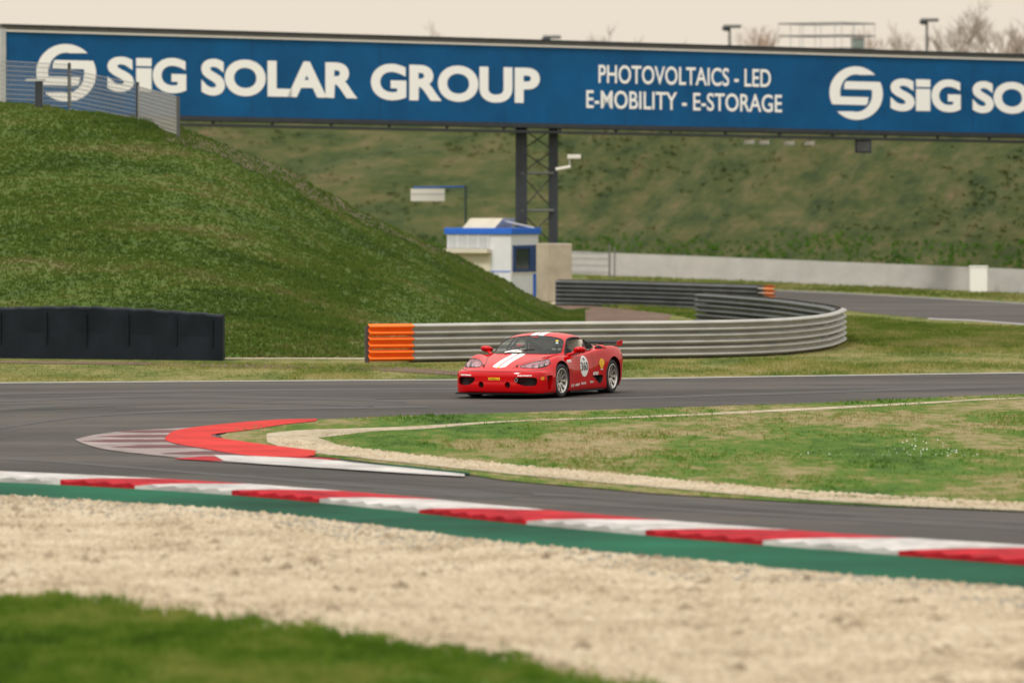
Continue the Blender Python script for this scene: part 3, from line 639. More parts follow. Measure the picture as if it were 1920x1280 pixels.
def text_i(x0, x1, yt, yb, parent):
    u0, v0 = buv(x0, yb); u1, _ = buv(x1, yb); _, v1 = buv(x0, yt); hh_ = v1-v0; Vq = []
    for a, b in ((0,.70),(.76,1.0)): Vq += [bp(u0, v0+a*hh_, .012), bp(u1, v0+a*hh_, .012), bp(u1, v0+b*hh_, .012), bp(u0, v0+b*hh_, .012)]
    return mesh('lettering', Vq, [(0,1,2,3),(4,5,6,7)], M['letter'], parent)
def text_part(name, s, x0, x1, yt, yb, parent, m, depth=.012, bold=.03, squash=None):
    """text fitted to the photo box: cap top row yt / baseline row yb at the left end x0, right end x1"""
    cu = bpy.data.curves.new(name, 'FONT'); cu.body = s; cu.size = 1; cu.offset = bold; cu.resolution_u = 6; cu.extrude = 0
    to = bpy.data.objects.new(name, cu); sc.collection.objects.link(to)
    dg = bpy.context.evaluated_depsgraph_get(); me = bpy.data.meshes.new_from_object(to.evaluated_get(dg)); bpy.data.objects.remove(to); bpy.data.curves.remove(cu)
    co = np.array([v.co[:] for v in me.vertices]); Fc = [tuple(p.vertices) for p in me.polygons]; bpy.data.meshes.remove(me)
    u0, v0 = buv(x0, yb); u1, _ = buv(x1, yb); _, v1 = buv(x0, yt)
    mn, mxx = co.min(0), co.max(0); X = u0+(co[:,0]-mn[0])/(mxx[0]-mn[0])*(u1-u0); Z = v0+(co[:,1]-mn[1])/(mxx[1]-mn[1])*(v1-v0)
    return mesh(name, [bp(x, z, depth) for x, z in zip(X, Z)], Fc, m, parent)
def emblem(cx, cy, rx, ry, parent):
    def P2(x, y):                                  # unit-ish coords (x right, y up), shape 1
        return (x, y)
    def arc(rx_, ry_, a0, a1, n=28): return [(rx_*math.cos(a0+(a1-a0)*k/n), ry_*math.sin(a0+(a1-a0)*k/n)) for k in range(n+1)]
    yt = .70; ycut = -.44; a0 = math.asin(yt); a1 = math.pi-math.asin(ycut)
    outer = arc(1, 1, a0, a1)
    inn = arc(.60, .70, math.radians(78), math.pi-math.asin(-.14/.70)+0.0)
    shape = outer+[(.38,-.44),(.44,-.34),(.46,-.14)]+inn[::-1]
    for nm, sg in (('emblem', 1), ('emblem', -1)):
        P = []
        for x, y in shape:
            u, v = buv(cx+sg*x*rx, cy-sg*y*ry+.025*sg*x*rx); P.append(bp(u, v, .012))
        L2 = [Vector((p.dot(Ud), p.z, 0)) for p in P]
        T = [list(t) for t in tessellate_polygon([L2])]
        mesh(nm, P, T, M['letter'], parent)
# baseline / cap rows at left ends (photo pixels)
emblem(124, 137, 56, 54, banner)
text_i(255, 284, 109, 172, banner)
for s, x0, x1, yt, yb in (('S', 201, 251, 106, 172), ('G', 286, 349, 108, 174.5), ('SOLAR', 377, 670, 110, 179), ('GROUP', 695, 1012, 119, 187.5)):
    text_part('lettering', s, x0, x1, yt, yb, banner, M['letter'], bold=.042)
text_part('lettering', 'PHOTOVOLTAICS - LED', 1122, 1445, 121.5, 156, banner, M['letter'], bold=.012)
text_part('lettering', 'E-MOBILITY - E-STORAGE', 1099, 1466, 169, 203, banner, M['letter'], bold=.012)
emblem(1605, 175, 50, 50, banner)
text_i(1717, 1744, 149, 208, banner)
for s, x0, x1, yt, yb in (('S', 1669, 1715, 147, 208.5), ('G', 1746, 1801, 148.5, 210), ('SOLAR', 1823, 2086, 152, 212), ('GROUP', 2110, 2400, 158, 220)):
    text_part('lettering', s, x0, x1, yt, yb, banner, M['letter'], bold=.042)
# legs
def leg_at(px, wpx, nrow, name='leg'):
    u, v = buv(px, 240); b3 = bp(u, 0, -.8); w_ = wpx/50.3; mb = MB(); mb.box((b3.x, b3.y, (b3.z-.1)/2), (w_, w_, b3.z-.1)); return mb.build(name, M['steel'], bridge), b3
l1, q1 = leg_at(997, 22, 0); l2, q2 = leg_at(1057, 18, 0)
def zrow(py): return W(1000, py, Yb0)[2]
for py in (325, 395): MB().tube([(q1.x, q1.y-.2, zrow(py)),(q2.x, q2.y-.2, zrow(py))], .055, 6).build('cross_bar', M['steelmid'], bridge)
for a, b_ in ((240,282),(282,240),(282,324),(324,282),(327,394),(394,327),(398,460),(460,398)): MB().tube([(q1.x, q1.y, zrow(a)),(q2.x, q2.y, zrow(b_))], .025, 5).build('brace', M['steel'], bridge)
ld = MB()
for sx in (-.22, .22): ld.tube([(q1.x+.45+sx*0+.0, q1.y-.35, 0.1),(q1.x+.45, q1.y-.35, 6.6)], .02, 5)
# second support pair far right, outside the photo
leg_at(2600, 22, 0)
# camera on the leg, lamps and box below the bridge
ccam = empty('surveillance_camera', (PL.x+q2.x, PL.y+q2.y, 0)); tag(ccam, 'white surveillance camera on a bracket at the right bridge leg', 'camera')
def rel(px, py, Y=Yb0-.9): p = W(px, py, Y); return (p[0]-PL.x-q2.x, p[1]-PL.y-q2.y, p[2])
MB().tube([rel(1042,318), rel(1070,313)], .06, 8).build('arm', M['palestrip'], ccam)
MB().tube([rel(1068,312), rel(1068,296)], .03, 8).build('bracket', M['palegrey'], ccam)
a_, b_ = rel(1064,290), rel(1089,298); MB().box(((a_[0]+b_[0])/2, a_[1], (a_[2]+b_[2])/2), (b_[0]-a_[0], .18, a_[2]-b_[2])).build('housing', M['palestrip'], ccam, bevel=.02)
for i, px in enumerate((1412,1440,1487,1525)):
    u, v = buv(px, 262); b3 = bp(u, -.36, -.3); p = Vector((PL.x, PL.y, 0))+b3; o = empty('track_light', p)
    MB().tube([(0,0,.12),(0,0,-.06)], .02, 6).build('bracket', M['steel'], o)
    MB().box((0,0,-.17), (.42,.22,.20)).build('housing', M['palegrey'], o, bevel=.02); MB().box((0,-.117,-.16), (.36,.01,.13)).build('lens', M['palestrip'], o)
    tag(o, ['first','second','third','fourth'][i]+' small pale lamp from the left hanging under the blue bridge', 'lamp', 'lamps hanging under the bridge')
u, v = buv(1626, 262); p = Vector((PL.x, PL.y, 0))+bp(u, -.36, -.3); o = empty('signal_box', p); tag(o, 'dark signal box hanging below the second round emblem of the banner', 'signal')
MB().box((0,0,-.27), (.62,.35,.5)).build('housing', mat('dark_navy_metal', (.012,.02,.05), .4), o, bevel=.02); MB().tube([(0,0,.1),(0,0,-.03)], .03, 6).build('bracket', M['steel'], o)
MB().box((0,-.19,-.27), (.5,.02,.38)).build('screen', M['darkglass'], o)

# ================================================================== FENCE ON THE MOUND
def mound_z(px, Y):
    return 0
def fence_panel(root, A, B, h, nh, nvw, name='mesh_panel', r=.008):
    A = Vector(A); B = Vector(B); mb = MB()
    for k in range(nh+1):
        z = h*k/nh; mb.tube([A+Vector((0,0,z)), B+Vector((0,0,z))], r*1.4, 3, cap=False)
    for k in range(nvw+1):
        p = A.lerp(B, k/nvw); mb.tube([p, p+Vector((0,0,h))], r, 3, cap=False)
    return mb.build(name, M['wire'], root)
fr = empty('mesh_fence', W(60, 190, 168)); fr0 = Vector(W(60, 190, 168)); fr.location = fr0
tag(fr, 'grey wire mesh fence on posts along the crest of the mound', 'fence')
def fp(px, py, Y): return Vector(W(px, py, Y))-fr0
seg = [((-260,180),(-60,186),172,1.2),((-60,186),(130,196),170,1.25),((130,200),(258,226),169,1.15),]
for (a, b_, Y, h) in seg:
    A, B = fp(a[0], a[1]+4, Y), fp(b_[0], b_[1]+4, Y); fence_panel(fr, A, B, h, 9, int((B-A).length/.07))
    MB().box((B.x, B.y, B.z+h/2), (.09,.09,h+.1)).build('post', M['steel'], fr)
A = fp(258, 228, 169); B = fp(334, 240, 161.5); B.z = A.z-.45
fence_panel(fr, A, B, 1.05, 9, 70, r=.007); MB().box((B.x, B.y, B.z+.5), (.09,.09,1.15)).build('post', M['railpost'], fr)

q = W(73, 153, 167); o = empty('junction_box', (q[0], q[1], 0)); MB().box((0,0,q[2]-.45), (.22,.2,.95)).build('body', M['steel'], o, bevel=.01)
MB().box((-.1,-.02,q[2]+.04), (.55,.24,.07)).build('lid', M['palegrey'], o); o.location = (q[0], q[1], 0)
tag(o, 'dark narrow box post with pale lid at the mesh fence', 'box')

# ================================================================== SKYLINE: lamps, platform, bare trees
for i, (px, py, lab) in enumerate(((1368,50,'lamp mast left of the railed platform above the banner'),(1738,38,'tallest lamp mast right of the railed platform on the skyline'),(1030,70,'low lamp mast peeping over the banner above the word group end'))):
    Y = 330; q = W(px, py, Y); o = empty('lamp_mast', (q[0], Y, 9)); tag(o, lab, 'lamp mast', 'lamp masts on the skyline')
    zz = q[2]-9; MB().tube([(0,0,-.4),(0,0,zz)], [.11,.07], 8).build('pole', M['steelmid'], o)
    MB().box((.15,-.05,zz), (1.05,.35,.20)).build('lamp_head', M['steelmid'], o, bevel=.05); MB().ellipsoid((-.2,-.1,zz-.12), (.25,.22,.16)).build('lens_cover', M['steel'], o, True)
Yp = 325; r_ = empty('lookout_platform', (W(1550,92,Yp)[0], Yp, 9)); tag(r_, 'railed steel lookout platform rising above the banner on the skyline', 'platform')
zt, zm, zf = W(1550,45,Yp)[2]-9, W(1550,68,Yp)[2]-9, W(1550,91,Yp)[2]-9
co = [(-2.75,0),(-.55,1.9),(2.75,.2),(.75,-1.9)]
for z in (zt, zm):
    for k in range(4):
        a_, b_ = co[k], co[(k+1) % 4]; MB().tube([(a_[0],a_[1],z),(b_[0],b_[1],z)], .045, 6).build('rail', M['steelmid'], r_)
for k in range(4):
    a_, b_ = co[k], co[(k+1) % 4]
    for t_ in (0, .33, .66): x, y = a_[0]+(b_[0]-a_[0])*t_, a_[1]+(b_[1]-a_[1])*t_; MB().tube([(x,y,zf),(x,y,zt)], .022, 6).build('post', M['palegrey'], r_)
MB().add([(x,y,zf-.12) for x, y in co]+[(x,y,zf) for x, y in co], [(3,2,1,0),(4,5,6,7),(0,1,5,4),(1,2,6,5),(2,3,7,6),(3,0,4,7)][:6]).build('deck', M['steelmid'], r_)
for x, y in co: MB().tube([(x*.9,y*.9,-.6),(x*.9,y*.9,zf-.1)], .09, 8).build('leg', M['steelmid'], r_)
q = W(1608, 82, Yp); o = empty('equipment_cabinet', (q[0], Yp, 9+zf)); MB().box((0,0,.28), (.75,.5,.5)).build('body', mat('sage_green_metal', (.22,.27,.24), .5), o, bevel=.03)
MB().box((0,0,.56), (.82,.56,.05)).build('lid', M['steelmid'], o); tag(o, 'sage green equipment cabinet on the deck of the lookout platform', 'cabinet')

def bare_tree(name, seed, h, m, spread=.5):
    rd = random.Random(seed); segs = []
    def grow(p, d, L, r, lv):
        n = 3; q = p
        pts = [q]; rs = [r]
        for k in range(n):
            d = (d+Vector((rd.uniform(-.14,.14), rd.uniform(-.14,.14), .06))).normalized(); q = q+d*(L/n); pts.append(q); rs.append(r*(1-.55*(k+1)/n))
        segs.append((pts, rs, lv))
        if lv >= 4: return
        for k in range(rd.choice((4,5)) if lv < 3 else 5):
            t_ = rd.uniform(.35, 1); i = min(n-1, int(t_*n)); st = pts[i].lerp(pts[i+1], t_*n-i)
            a = rd.uniform(0, 6.28); sp = rd.uniform(.35, .75)*spread*1.5; nd = (d+Vector((math.cos(a)*sp, math.sin(a)*sp, .1))).normalized()
            grow(st, nd, L*rd.uniform(.5,.72), max(.012, r*.42), lv+1)
    grow(Vector((0,0,0)), Vector((0,0,1)), h*.5, h*.018, 0)
    root = empty(name, (0,0,0)); a = MB(); c = MB()
    for pts, rs, lv in segs: (a if lv == 0 else c).tube(pts, rs, 6 if lv == 0 else 3, cap=False)
    a.build('trunk', m, root); c.build('crown', m, root); return root
protos = []
trees = [(845,58,1,'bare tree tip just over the banner above the letters of the first word'),(1150,66,1,'left one of two faint bare trees above the banner middle'),(1186,70,2,'right one of two faint bare trees above the banner middle'),
 (1318,78,2,'small bare tree left of the first tall lamp mast'),(1400,62,3,'brown bare tree between lamp mast and lookout platform'),(1438,52,3,'brown bare tree right at the left edge of the lookout platform'),
 (1660,60,3,'brown bare tree just right of the lookout platform'),(1700,58,1,'bare tree left of the tallest lamp mast'),(1766,48,2,'low bare tree just right of the tallest lamp mast'),(1800,22,1,'tallest thin bare tree near the right photo edge'),
 (1838,44,2,'bare tree between the two tall ones at right'),(1866,34,1,'slender bare tree second from the right edge'),(1898,58,3,'reddish bare tree at the right edge'),(1925,20,2,'bare tree cut by the right photo edge')]
for i, (px, py, kd, lab) in enumerate(trees):
    Y = 345+(i*37 % 50); q = W(px, py, Y); hgt = (q[2]-9)
    if len(protos) < 3: pass
    key = kd
    if not any(k == key for k, _ in protos):
        t = bare_tree('bare_tree', key*11, 10, M['bark2'] if key == 3 else M['bark'], .42); protos.append((key, t)); o = t
    else:
        src = [t for k, t in protos if k == key][0]; o = src.copy(); sc.collection.objects.link(o)
        for ch in list(src.children): c = ch.copy(); sc.collection.objects.link(c); c.parent = o
    # crown reaches about 1.13 x nominal height
    s = (hgt+.3)/9.9; o.location = (q[0], Y, 8.6); o.scale = (s*1.6, s*1.6, s); o.rotation_euler = (0,0,i*1.7)
    tag(o, lab, 'tree', 'bare winter trees beyond the embankment')
#@@CAR@@
# ================================================================== RACE CAR  (local: x forward, y to the car's left, z up; origin on the ground)
M['red'] = mat('red_car_paint', (.53,.002,.005), .45, coat=.75, spec=.0)
# painted stripes on the centre line of bonnet and roof belong to the paint
def striped_red():
    m = M['red']; N = m.node_tree.nodes; L = m.node_tree.links; b = N['Principled BSDF']
    tc = N.new('ShaderNodeTexCoord'); sx = N.new('ShaderNodeSeparateXYZ'); L.new(tc.outputs['Object'], sx.inputs[0])
    def mth(op, a, b_=None, c=None):
        n = N.new('ShaderNodeMath'); n.operation = op
        for k, v in enumerate((a, b_, c)):
            if v is None: continue
            if isinstance(v, (int, float)): n.inputs[k].default_value = v
            else: L.new(v, n.inputs[k])
        return n.outputs[0]
    ay = mth('ABSOLUTE', sx.outputs[1])
    inn = mth('MULTIPLY', mth('GREATER_THAN', ay, .014), mth('LESS_THAN', ay, .135))
    # rounded front end at x = 2.17
    lim = mth('SUBTRACT', 2.19, mth('MULTIPLY', mth('MULTIPLY', ay, ay), 3.5))
    inn = mth('MULTIPLY', inn, mth('LESS_THAN', sx.outputs[0], lim)); inn = mth('MULTIPLY', inn, mth('GREATER_THAN', sx.outputs[0], -.95))
    inn = mth('MULTIPLY', inn, mth('GREATER_THAN', sx.outputs[2], .5))
    x = N.new('ShaderNodeMix'); x.data_type = 'RGBA'; x.inputs[6].default_value = (.53,.002,.005,1); x.inputs[7].default_value = (.80,.79,.77,1)
    L.new(inn, x.inputs[0]); L.new(x.outputs[2], b.inputs['Base Color'])
striped_red()
M['redplain'] = mat('plain_red_paint', (.53,.002,.005), .45, coat=.75, spec=.0)
M['carbon'] = mat('carbon_black', (.006,.007,.009), .5, spec=.15)
M['void'] = mat('intake_black_mesh', (.006,.007,.008), .7)
M['rubbert'] = mat('tyre_rubber', (.018,.018,.019), .75, bump=.1)
M['alloy'] = mat('silver_alloy', (.62,.60,.57), .28, .85)
M['alloyd'] = mat('dull_brake_metal', (.16,.15,.14), .45, .6)
M['wscreen'] = glass('windscreen_glass', (.80,.86,.82), .34); M['sglass'] = glass('side_glass', (.92,.92,.9), .08); M['hglass'] = glass('headlight_cover', (.95,.93,.95), .10, .02)
M['yellow'] = mat('yellow_sticker', (.95,.55,.01), .4); M['orangest'] = mat('orange_yellow_sticker', (.80,.25,.01), .4)
M['decalw'] = mat('white_decal', (.82,.81,.79), .35); M['decalk'] = mat('black_decal', (.01,.01,.012), .4); M['decalr'] = mat('red_decal', (.6,.01,.01), .4)
M['seal'] = mat('black_rubber_seal', (.01,.01,.011), .5); M['cabin'] = mat('dark_cabin', (.02,.02,.021), .8); M['creamcab'] = mat('cream_cabin_panel', (.80,.74,.63), .7)
M['suit'] = mat('dark_race_suit', (.015,.02,.03), .7); M['helmet'] = mat('black_helmet', (.035,.045,.05), .2, coat=.8); M['lamp'] = mat('headlight_reflector', (.80,.60,.63), .25, .5, var=.5, vs=16)
M['amber'] = mat('amber_lens', (.85,.22,.01), .3)
CA = 22.5
car = empty('race_car', (.574, 108.6, .004), -R(90+CA))
tag(car, 'red racing coupe with twin white stripes and number 360 on the track', 'race car')
# stations: x, then 11 (y,z): bottom centre, bottom edge, sill, mid side, upper side, crest, valley, g1, g2, g3, top centre
ST = [
 (2.376,[(0,.34),(.30,.34),(.50,.34),(.58,.341),(.60,.342),(.58,.343),(.45,.344),(.34,.344),(.22,.344),(.11,.344),(0,.344)]),
 (2.37,[(0,.20),(.45,.20),(.78,.21),(.84,.30),(.835,.40),(.79,.455),(.62,.462),(.46,.465),(.30,.468),(.15,.469),(0,.47)]),
 (2.34,[(0,.12),(.50,.12),(.86,.12),(.90,.26),(.895,.42),(.84,.495),(.66,.505),(.48,.51),(.32,.512),(.16,.515),(0,.515)]),
 (2.24,[(0,.11),(.55,.11),(.90,.11),(.935,.30),(.93,.435),(.86,.512),(.66,.528),(.48,.545),(.32,.552),(.16,.556),(0,.556)]),
 (2.05,[(0,.11),(.55,.11),(.91,.11),(.95,.32),(.94,.47),(.85,.575),(.66,.590),(.48,.600),(.32,.612),(.16,.62),(0,.622)]),
 (1.80,[(0,.11),(.55,.11),(.92,.11),(.96,.36),(.95,.55),(.84,.675),(.66,.665),(.48,.664),(.32,.675),(.16,.683),(0,.686)]),
 (1.50,[(0,.11),(.55,.11),(.925,.11),(.965,.38),(.955,.62),(.84,.757),(.66,.728),(.48,.722),(.32,.733),(.16,.742),(0,.746)]),
 (1.20,[(0,.11),(.55,.11),(.92,.11),(.96,.38),(.95,.65),(.84,.790),(.67,.760),(.50,.772),(.34,.788),(.17,.797),(0,.80)]),
 (.92,[(0,.11),(.55,.11),(.91,.11),(.945,.36),(.935,.63),(.855,.775),(.73,.778),(.60,.805),(.45,.855),(.22,.892),(0,.90)]),
 (.66,[(0,.11),(.55,.11),(.90,.11),(.93,.36),(.915,.62),(.865,.750),(.775,.765),(.695,.835),(.60,.930),(.30,.990),(0,1.005)]),
 (.40,[(0,.11),(.55,.11),(.895,.11),(.925,.36),(.91,.63),(.87,.755),(.79,.78),(.715,.905),(.625,1.020),(.32,1.082),(0,1.10)]),
 (.15,[(0,.11),(.55,.11),(.895,.11),(.925,.36),(.91,.64),(.87,.775),(.79,.80),(.705,.960),(.60,1.085),(.31,1.145),(0,1.165)]),
 (-.15,[(0,.11),(.55,.11),(.895,.11),(.925,.37),(.91,.66),(.875,.80),(.79,.825),(.695,.985),(.585,1.115),(.30,1.175),(0,1.193)]),
 (-.48,[(0,.11),(.55,.11),(.90,.11),(.93,.38),(.92,.68),(.885,.835),(.78,.855),(.675,.985),(.565,1.095),(.29,1.155),(0,1.175)]),
 (-.82,[(0,.11),(.55,.11),(.91,.11),(.945,.40),(.94,.71),(.89,.875),(.755,.885),(.64,.955),(.53,1.030),(.27,1.090),(0,1.110)]),
 (-1.12,[(0,.11),(.55,.11),(.92,.11),(.96,.42),(.955,.73),(.885,.900),(.72,.895),(.60,.925),(.47,.970),(.24,1.010),(0,1.025)]),
 (-1.42,[(0,.12),(.55,.12),(.92,.13),(.965,.44),(.958,.74),(.87,.902),(.69,.895),(.55,.905),(.42,.925),(.21,.945),(0,.952)]),
 (-1.72,[(0,.14),(.55,.14),(.905,.16),(.955,.46),(.945,.74),(.85,.885),(.67,.885),(.52,.890),(.38,.898),(.19,.905),(0,.908)]),
 (-1.98,[(0,.18),(.55,.18),(.86,.20),(.915,.48),(.905,.72),(.82,.850),(.65,.868),(.50,.876),(.36,.882),(.18,.886),(0,.888)]),
 (-2.12,[(0,.24),(.52,.24),(.79,.26),(.85,.48),(.845,.68),(.77,.80),(.62,.835),(.48,.845),(.34,.85),(.17,.854),(0,.855)]),
 (-2.15,[(0,.55),(.40,.55),(.60,.55),(.66,.555),(.67,.56),(.62,.565),(.46,.565),(.35,.565),(.24,.565),(.12,.565),(0,.565)]),
]
def hermite(T, X, t):                             # nonuniform cubic through samples X at params T
    X = np.asarray(X, float); T = np.asarray(T, float); dT = np.diff(T); S = (X[1:]-X[:-1])/dT.reshape(-1, *([1]*(X.ndim-1)))
    mm = np.zeros_like(X); mm[0] = S[0]; mm[-1] = S[-1]
    wL = dT[1:]; wR = dT[:-1]
    sh = (-1,)+(1,)*(X.ndim-1)
    mm[1:-1] = (S[:-1]*wL.reshape(sh)+S[1:]*wR.reshape(sh))/(wL+wR).reshape(sh)
    i = np.clip(np.searchsorted(T, t, 'right')-1, 0, len(T)-2); h = dT[i]; u = (t-T[i])/h
    u = u.reshape(sh); h = h.reshape(sh)
    return (2*u**3-3*u**2+1)*X[i]+(u**3-2*u**2+u)*h*mm[i]+(-2*u**3+3*u**2)*X[i+1]+(u**3-u**2)*h*mm[i+1]
C = np.array([[(x, y, z) for y, z in p] for x, p in ST])          # stations x 11 x 3
C[:,:,2] = C[:,:,2]
Tp = np.r_[0, np.cumsum([np.mean(np.linalg.norm(C[2:-2,k+1]-C[2:-2,k], axis=1))**.8 for k in range(10)])]
Ts = np.r_[0, np.cumsum([np.mean(np.linalg.norm(C[k+1,:]-C[k,:], axis=1))**.8 for k in range(len(C)-1)])]
nP = 110; nS = 300
tt = np.linspace(0, Tp[-1], nP); D = hermite(Tp, C.transpose(1,0,2), tt).transpose(1,0,2)
ts = np.sort(np.r_[np.linspace(0, Ts[-1], nS)]); D = hermite(Ts, D, ts)                    # nS x nP x 3
yy = D[:,:,1]; bx = .31*(np.clip(yy, 0, 2)/.89)**4.5; sm = np.clip((D[:,:,0]-1.0)/1.25, 0, 1); sm = sm*sm*(3-2*sm)
D[:,:,0] -= bx*sm
sm2 = np.clip((-1.7-D[:,:,0])/.4, 0, 1); D[:,:,0] += .12*(np.clip(yy, 0, 2)/.85)**3*sm2
Lft = D[:,:,:]; Rgt = D[:,::-1,:].copy()[:,1:,:]; Rgt[:,:,1] *= -1
Lft = Lft.copy(); Lft[:,-1,1] = 0
GR = np.concatenate([Lft, Rgt], 1); nC = GR.shape[1]
SV = GR.reshape(-1, 3).copy()
ii, jj = np.meshgrid(np.arange(nS-1), np.arange(nC-1), indexing='ij')
SF = np.stack([ii*nC+jj, (ii+1)*nC+jj, (ii+1)*nC+jj+1, ii*nC+jj+1], -1).reshape(-1, 4)
def normals():
    n = np.zeros_like(SV); a = SV[SF[:,2]]-SV[SF[:,0]]; b = SV[SF[:,3]]-SV[SF[:,1]]; fn = np.cross(a, b)
    for k in range(4): np.add.at(n, SF[:,k], fn)
    l = np.linalg.norm(n, axis=1); l[l == 0] = 1; return n/l[:,None], fn
VN, FN = normals()
# make normals point outwards
cen = SV[SF].mean(1); k = np.argmax(cen[:,2]); 
if FN[k][2] < 0: SF = SF[:,::-1]; VN, FN = normals()
owner = np.zeros(len(SF), int); cuts = {}
FNn = FN/np.maximum(np.linalg.norm(FN, axis=1), 1e-12)[:,None]
def cut(name, axes, poly, pred):
    c = SV[SF].mean(1); P = np.array(poly)
    m_ = (owner == 0) & pred(c, FNn) & inside(c[:,axes[0]], c[:,axes[1]], poly)
    k = len(cuts)+1; owner[m_] = k; cuts[name] = (k, axes, P)
def snap():
    for name, (k, axes, P) in cuts.items():
        vin = np.unique(SF[owner == k]); vout = np.unique(SF[owner != k]); bd = np.intersect1d(vin, vout)
        q = SV[bd][:,axes]; best = np.full(len(q), 9.); bp_ = q.copy()
        for i in range(len(P)):
            a, b = P[i], P[(i+1) % len(P)]; ab = b-a; t = np.clip(((q-a)@ab)/(ab@ab+1e-12), 0, 1); c = a+t[:,None]*ab; d_ = np.linalg.norm(q-c, axis=1)
            u = d_ < best; best[u] = d_[u]; bp_[u] = c[u]
        ok = best < .035
        # follow the surface: shift the third coordinate by the local tangent plane
        ax3 = [a_ for a_ in (0,1,2) if a_ not in axes][0]; n = VN[bd]; dq = bp_-q
        n3 = np.where(np.abs(n[:,ax3]) < .25, 1e9, n[:,ax3]); d3 = -(n[:,axes[0]]*dq[:,0]+n[:,axes[1]]*dq[:,1])/n3
        for r in np.where(ok)[0]:
            SV[bd[r], axes[0]] = bp_[r,0]; SV[bd[r], axes[1]] = bp_[r,1]; SV[bd[r], ax3] += np.clip(d3[r], -.03, .03)
def sp2(pts, n=8):                                # closed smooth polygon
    P = np.array(pts, float); m_ = len(P); out = []
    for i in range(m_):
        p0, p1, p2, p3 = P[(i-1) % m_], P[i], P[(i+1) % m_], P[(i+2) % m_]
        for k in range(n):
            t = k/n; out.append(tuple(.5*((2*p1)+(-p0+p2)*t+(2*p0-5*p1+4*p2-p3)*t*t+(-p0+3*p1-3*p2+p3)*t**3)))
    return out
def circ(cx, cy, r, n=48, ry=None): return [(cx+r*math.cos(6.2832*k/n), cy+(ry or r)*math.sin(6.2832*k/n)) for k in range(n)]
AXF, AXR, WR = 1.30, -1.30, .325
WIN = sp2([(.66,.775),(.56,.885),(.41,1.0),(.24,1.068),(.02,1.095),(-.20,1.093),(-.365,1.075),(-.31,.95),(-.245,.835),(.05,.800),(.40,.775)], 6)
QW = sp2([(-.435,1.062),(-.60,1.028),(-.75,.978),(-.835,.925),(-.78,.900),(-.60,.872),(-.335,.845),(-.38,.95)], 6)
WSC = sp2([(1.155,0),(1.135,.25),(1.06,.45),(.90,.60),(.735,.672),(.66,.665),(.50,.633),(.36,.575),(.315,.45),(.30,.2),(.295,0),(.30,-.2),(.315,-.45),(.36,-.575),(.50,-.633),(.66,-.665),(.735,-.672),(.90,-.60),(1.06,-.45),(1.135,-.25)], 5)
RW = sp2([(-.68,0),(-.70,.3),(-.78,.40),(-1.1,.36),(-1.45,.30),(-1.50,0),(-1.45,-.30),(-1.1,-.36),(-.78,-.40),(-.70,-.3)], 5)
HLp = [(2.12,.44),(2.07,.60),(1.96,.745),(1.84,.815),(1.70,.835),(1.575,.80),(1.555,.70),(1.66,.58),(1.84,.47),(2.02,.405)]
GRL = sp2([(.40,.395),(.50,.405),(.66,.405),(.775,.395),(.795,.33),(.775,.26),(.70,.245),(.56,.250),(.47,.28),(.41,.33)], 5)
for sd, s in (('left', 1), ('right', -1)):
    mir = lambda P, a=1: [(x, y*s) if a == 1 else (x*s, y) for x, y in P]
    side = lambda c, n, s=s: (c[:,1]*s > .5)
    cut('arch_f'+sd, (0,2), circ(AXF, .335, .362), lambda c, n, s=s: c[:,1]*s > .52)
    cut('arch_r'+sd, (0,2), circ(AXR, .335, .375), lambda c, n, s=s: c[:,1]*s > .52)
    cut('side_window_'+sd, (0,2), WIN, lambda c, n, s=s: (c[:,1]*s > .45) & (n[:,1]*s > .3))
    cut('quarter_window_'+sd, (0,2), QW, lambda c, n, s=s: (c[:,1]*s > .40) & (n[:,1]*s > .2))
    cut('headlight_'+sd, (0,1), mir(sp2(HLp, 6)), lambda c, n: (c[:,2] > .45) & (n[:,2] > .1))
    cut('grille_'+sd, (1,2), [(y*s, z) for y, z in GRL], lambda c, n: (c[:,0] > 1.9) & (n[:,0] > .2))
    cut('fog_hole_'+sd, (1,2), circ(.268*s, .262, .058, 24), lambda c, n: (c[:,0] > 2.0) & (n[:,0] > .2))
    cut('side_intake_'+sd, (0,2), sp2([(-.30,.362),(-.55,.372),(-.765,.362),(-.775,.30),(-.70,.225),(-.62,.205),(-.50,.26),(-.38,.32)], 4), lambda c, n, s=s: (c[:,1]*s > .6))
    cut('bumper_vent_'+sd, (0,2), [(1.98,.43),(1.78,.44),(1.80,.33),(1.86,.17),(1.90,.15),(1.95,.17)], lambda c, n, s=s: (c[:,1]*s > .6))
cut('windscreen', (0,1), WSC, lambda c, n: (c[:,2] > .7) & (n[:,2] > .1))
cut('rear_window', (0,1), RW, lambda c, n: (c[:,2] > .7) & (n[:,2] > .1))
snap(); VN, FN = normals()
BVH = BVHTree.FromPolygons([Vector(v) for v in SV], [tuple(int(a) for a in f) for f in SF])
def submesh(k, name, m, off=0.0, parent=car, smooth=True):
    f = SF[owner == k]; u, inv = np.unique(f, return_inverse=True); V = SV[u]+VN[u]*off
    return mesh(name, V, inv.reshape(-1, 4), m, parent, smooth)
def boundary(k):
    f = SF[owner == k]; e = {}
    for q in f:
        for a in range(4):
            x, y = int(q[a]), int(q[(a+1) % 4]); e.pop((y, x)) if (y, x) in e else e.__setitem__((x, y), 1)
    nx = {}
    for a, b in e: nx.setdefault(a, []).append(b)
    loops = []
    while nx:
        s = next(iter(nx)); lp = [s]; c = nx[s].pop(); 
        if not nx[s]: del nx[s]
        while c != s and c in nx:
            lp.append(c); d_ = nx[c].pop()
            if not nx[c]: del nx[c]
            c = d_
        if len(lp) > 8: loops.append(lp)
    return loops
body = submesh(0, 'body', M['red'])
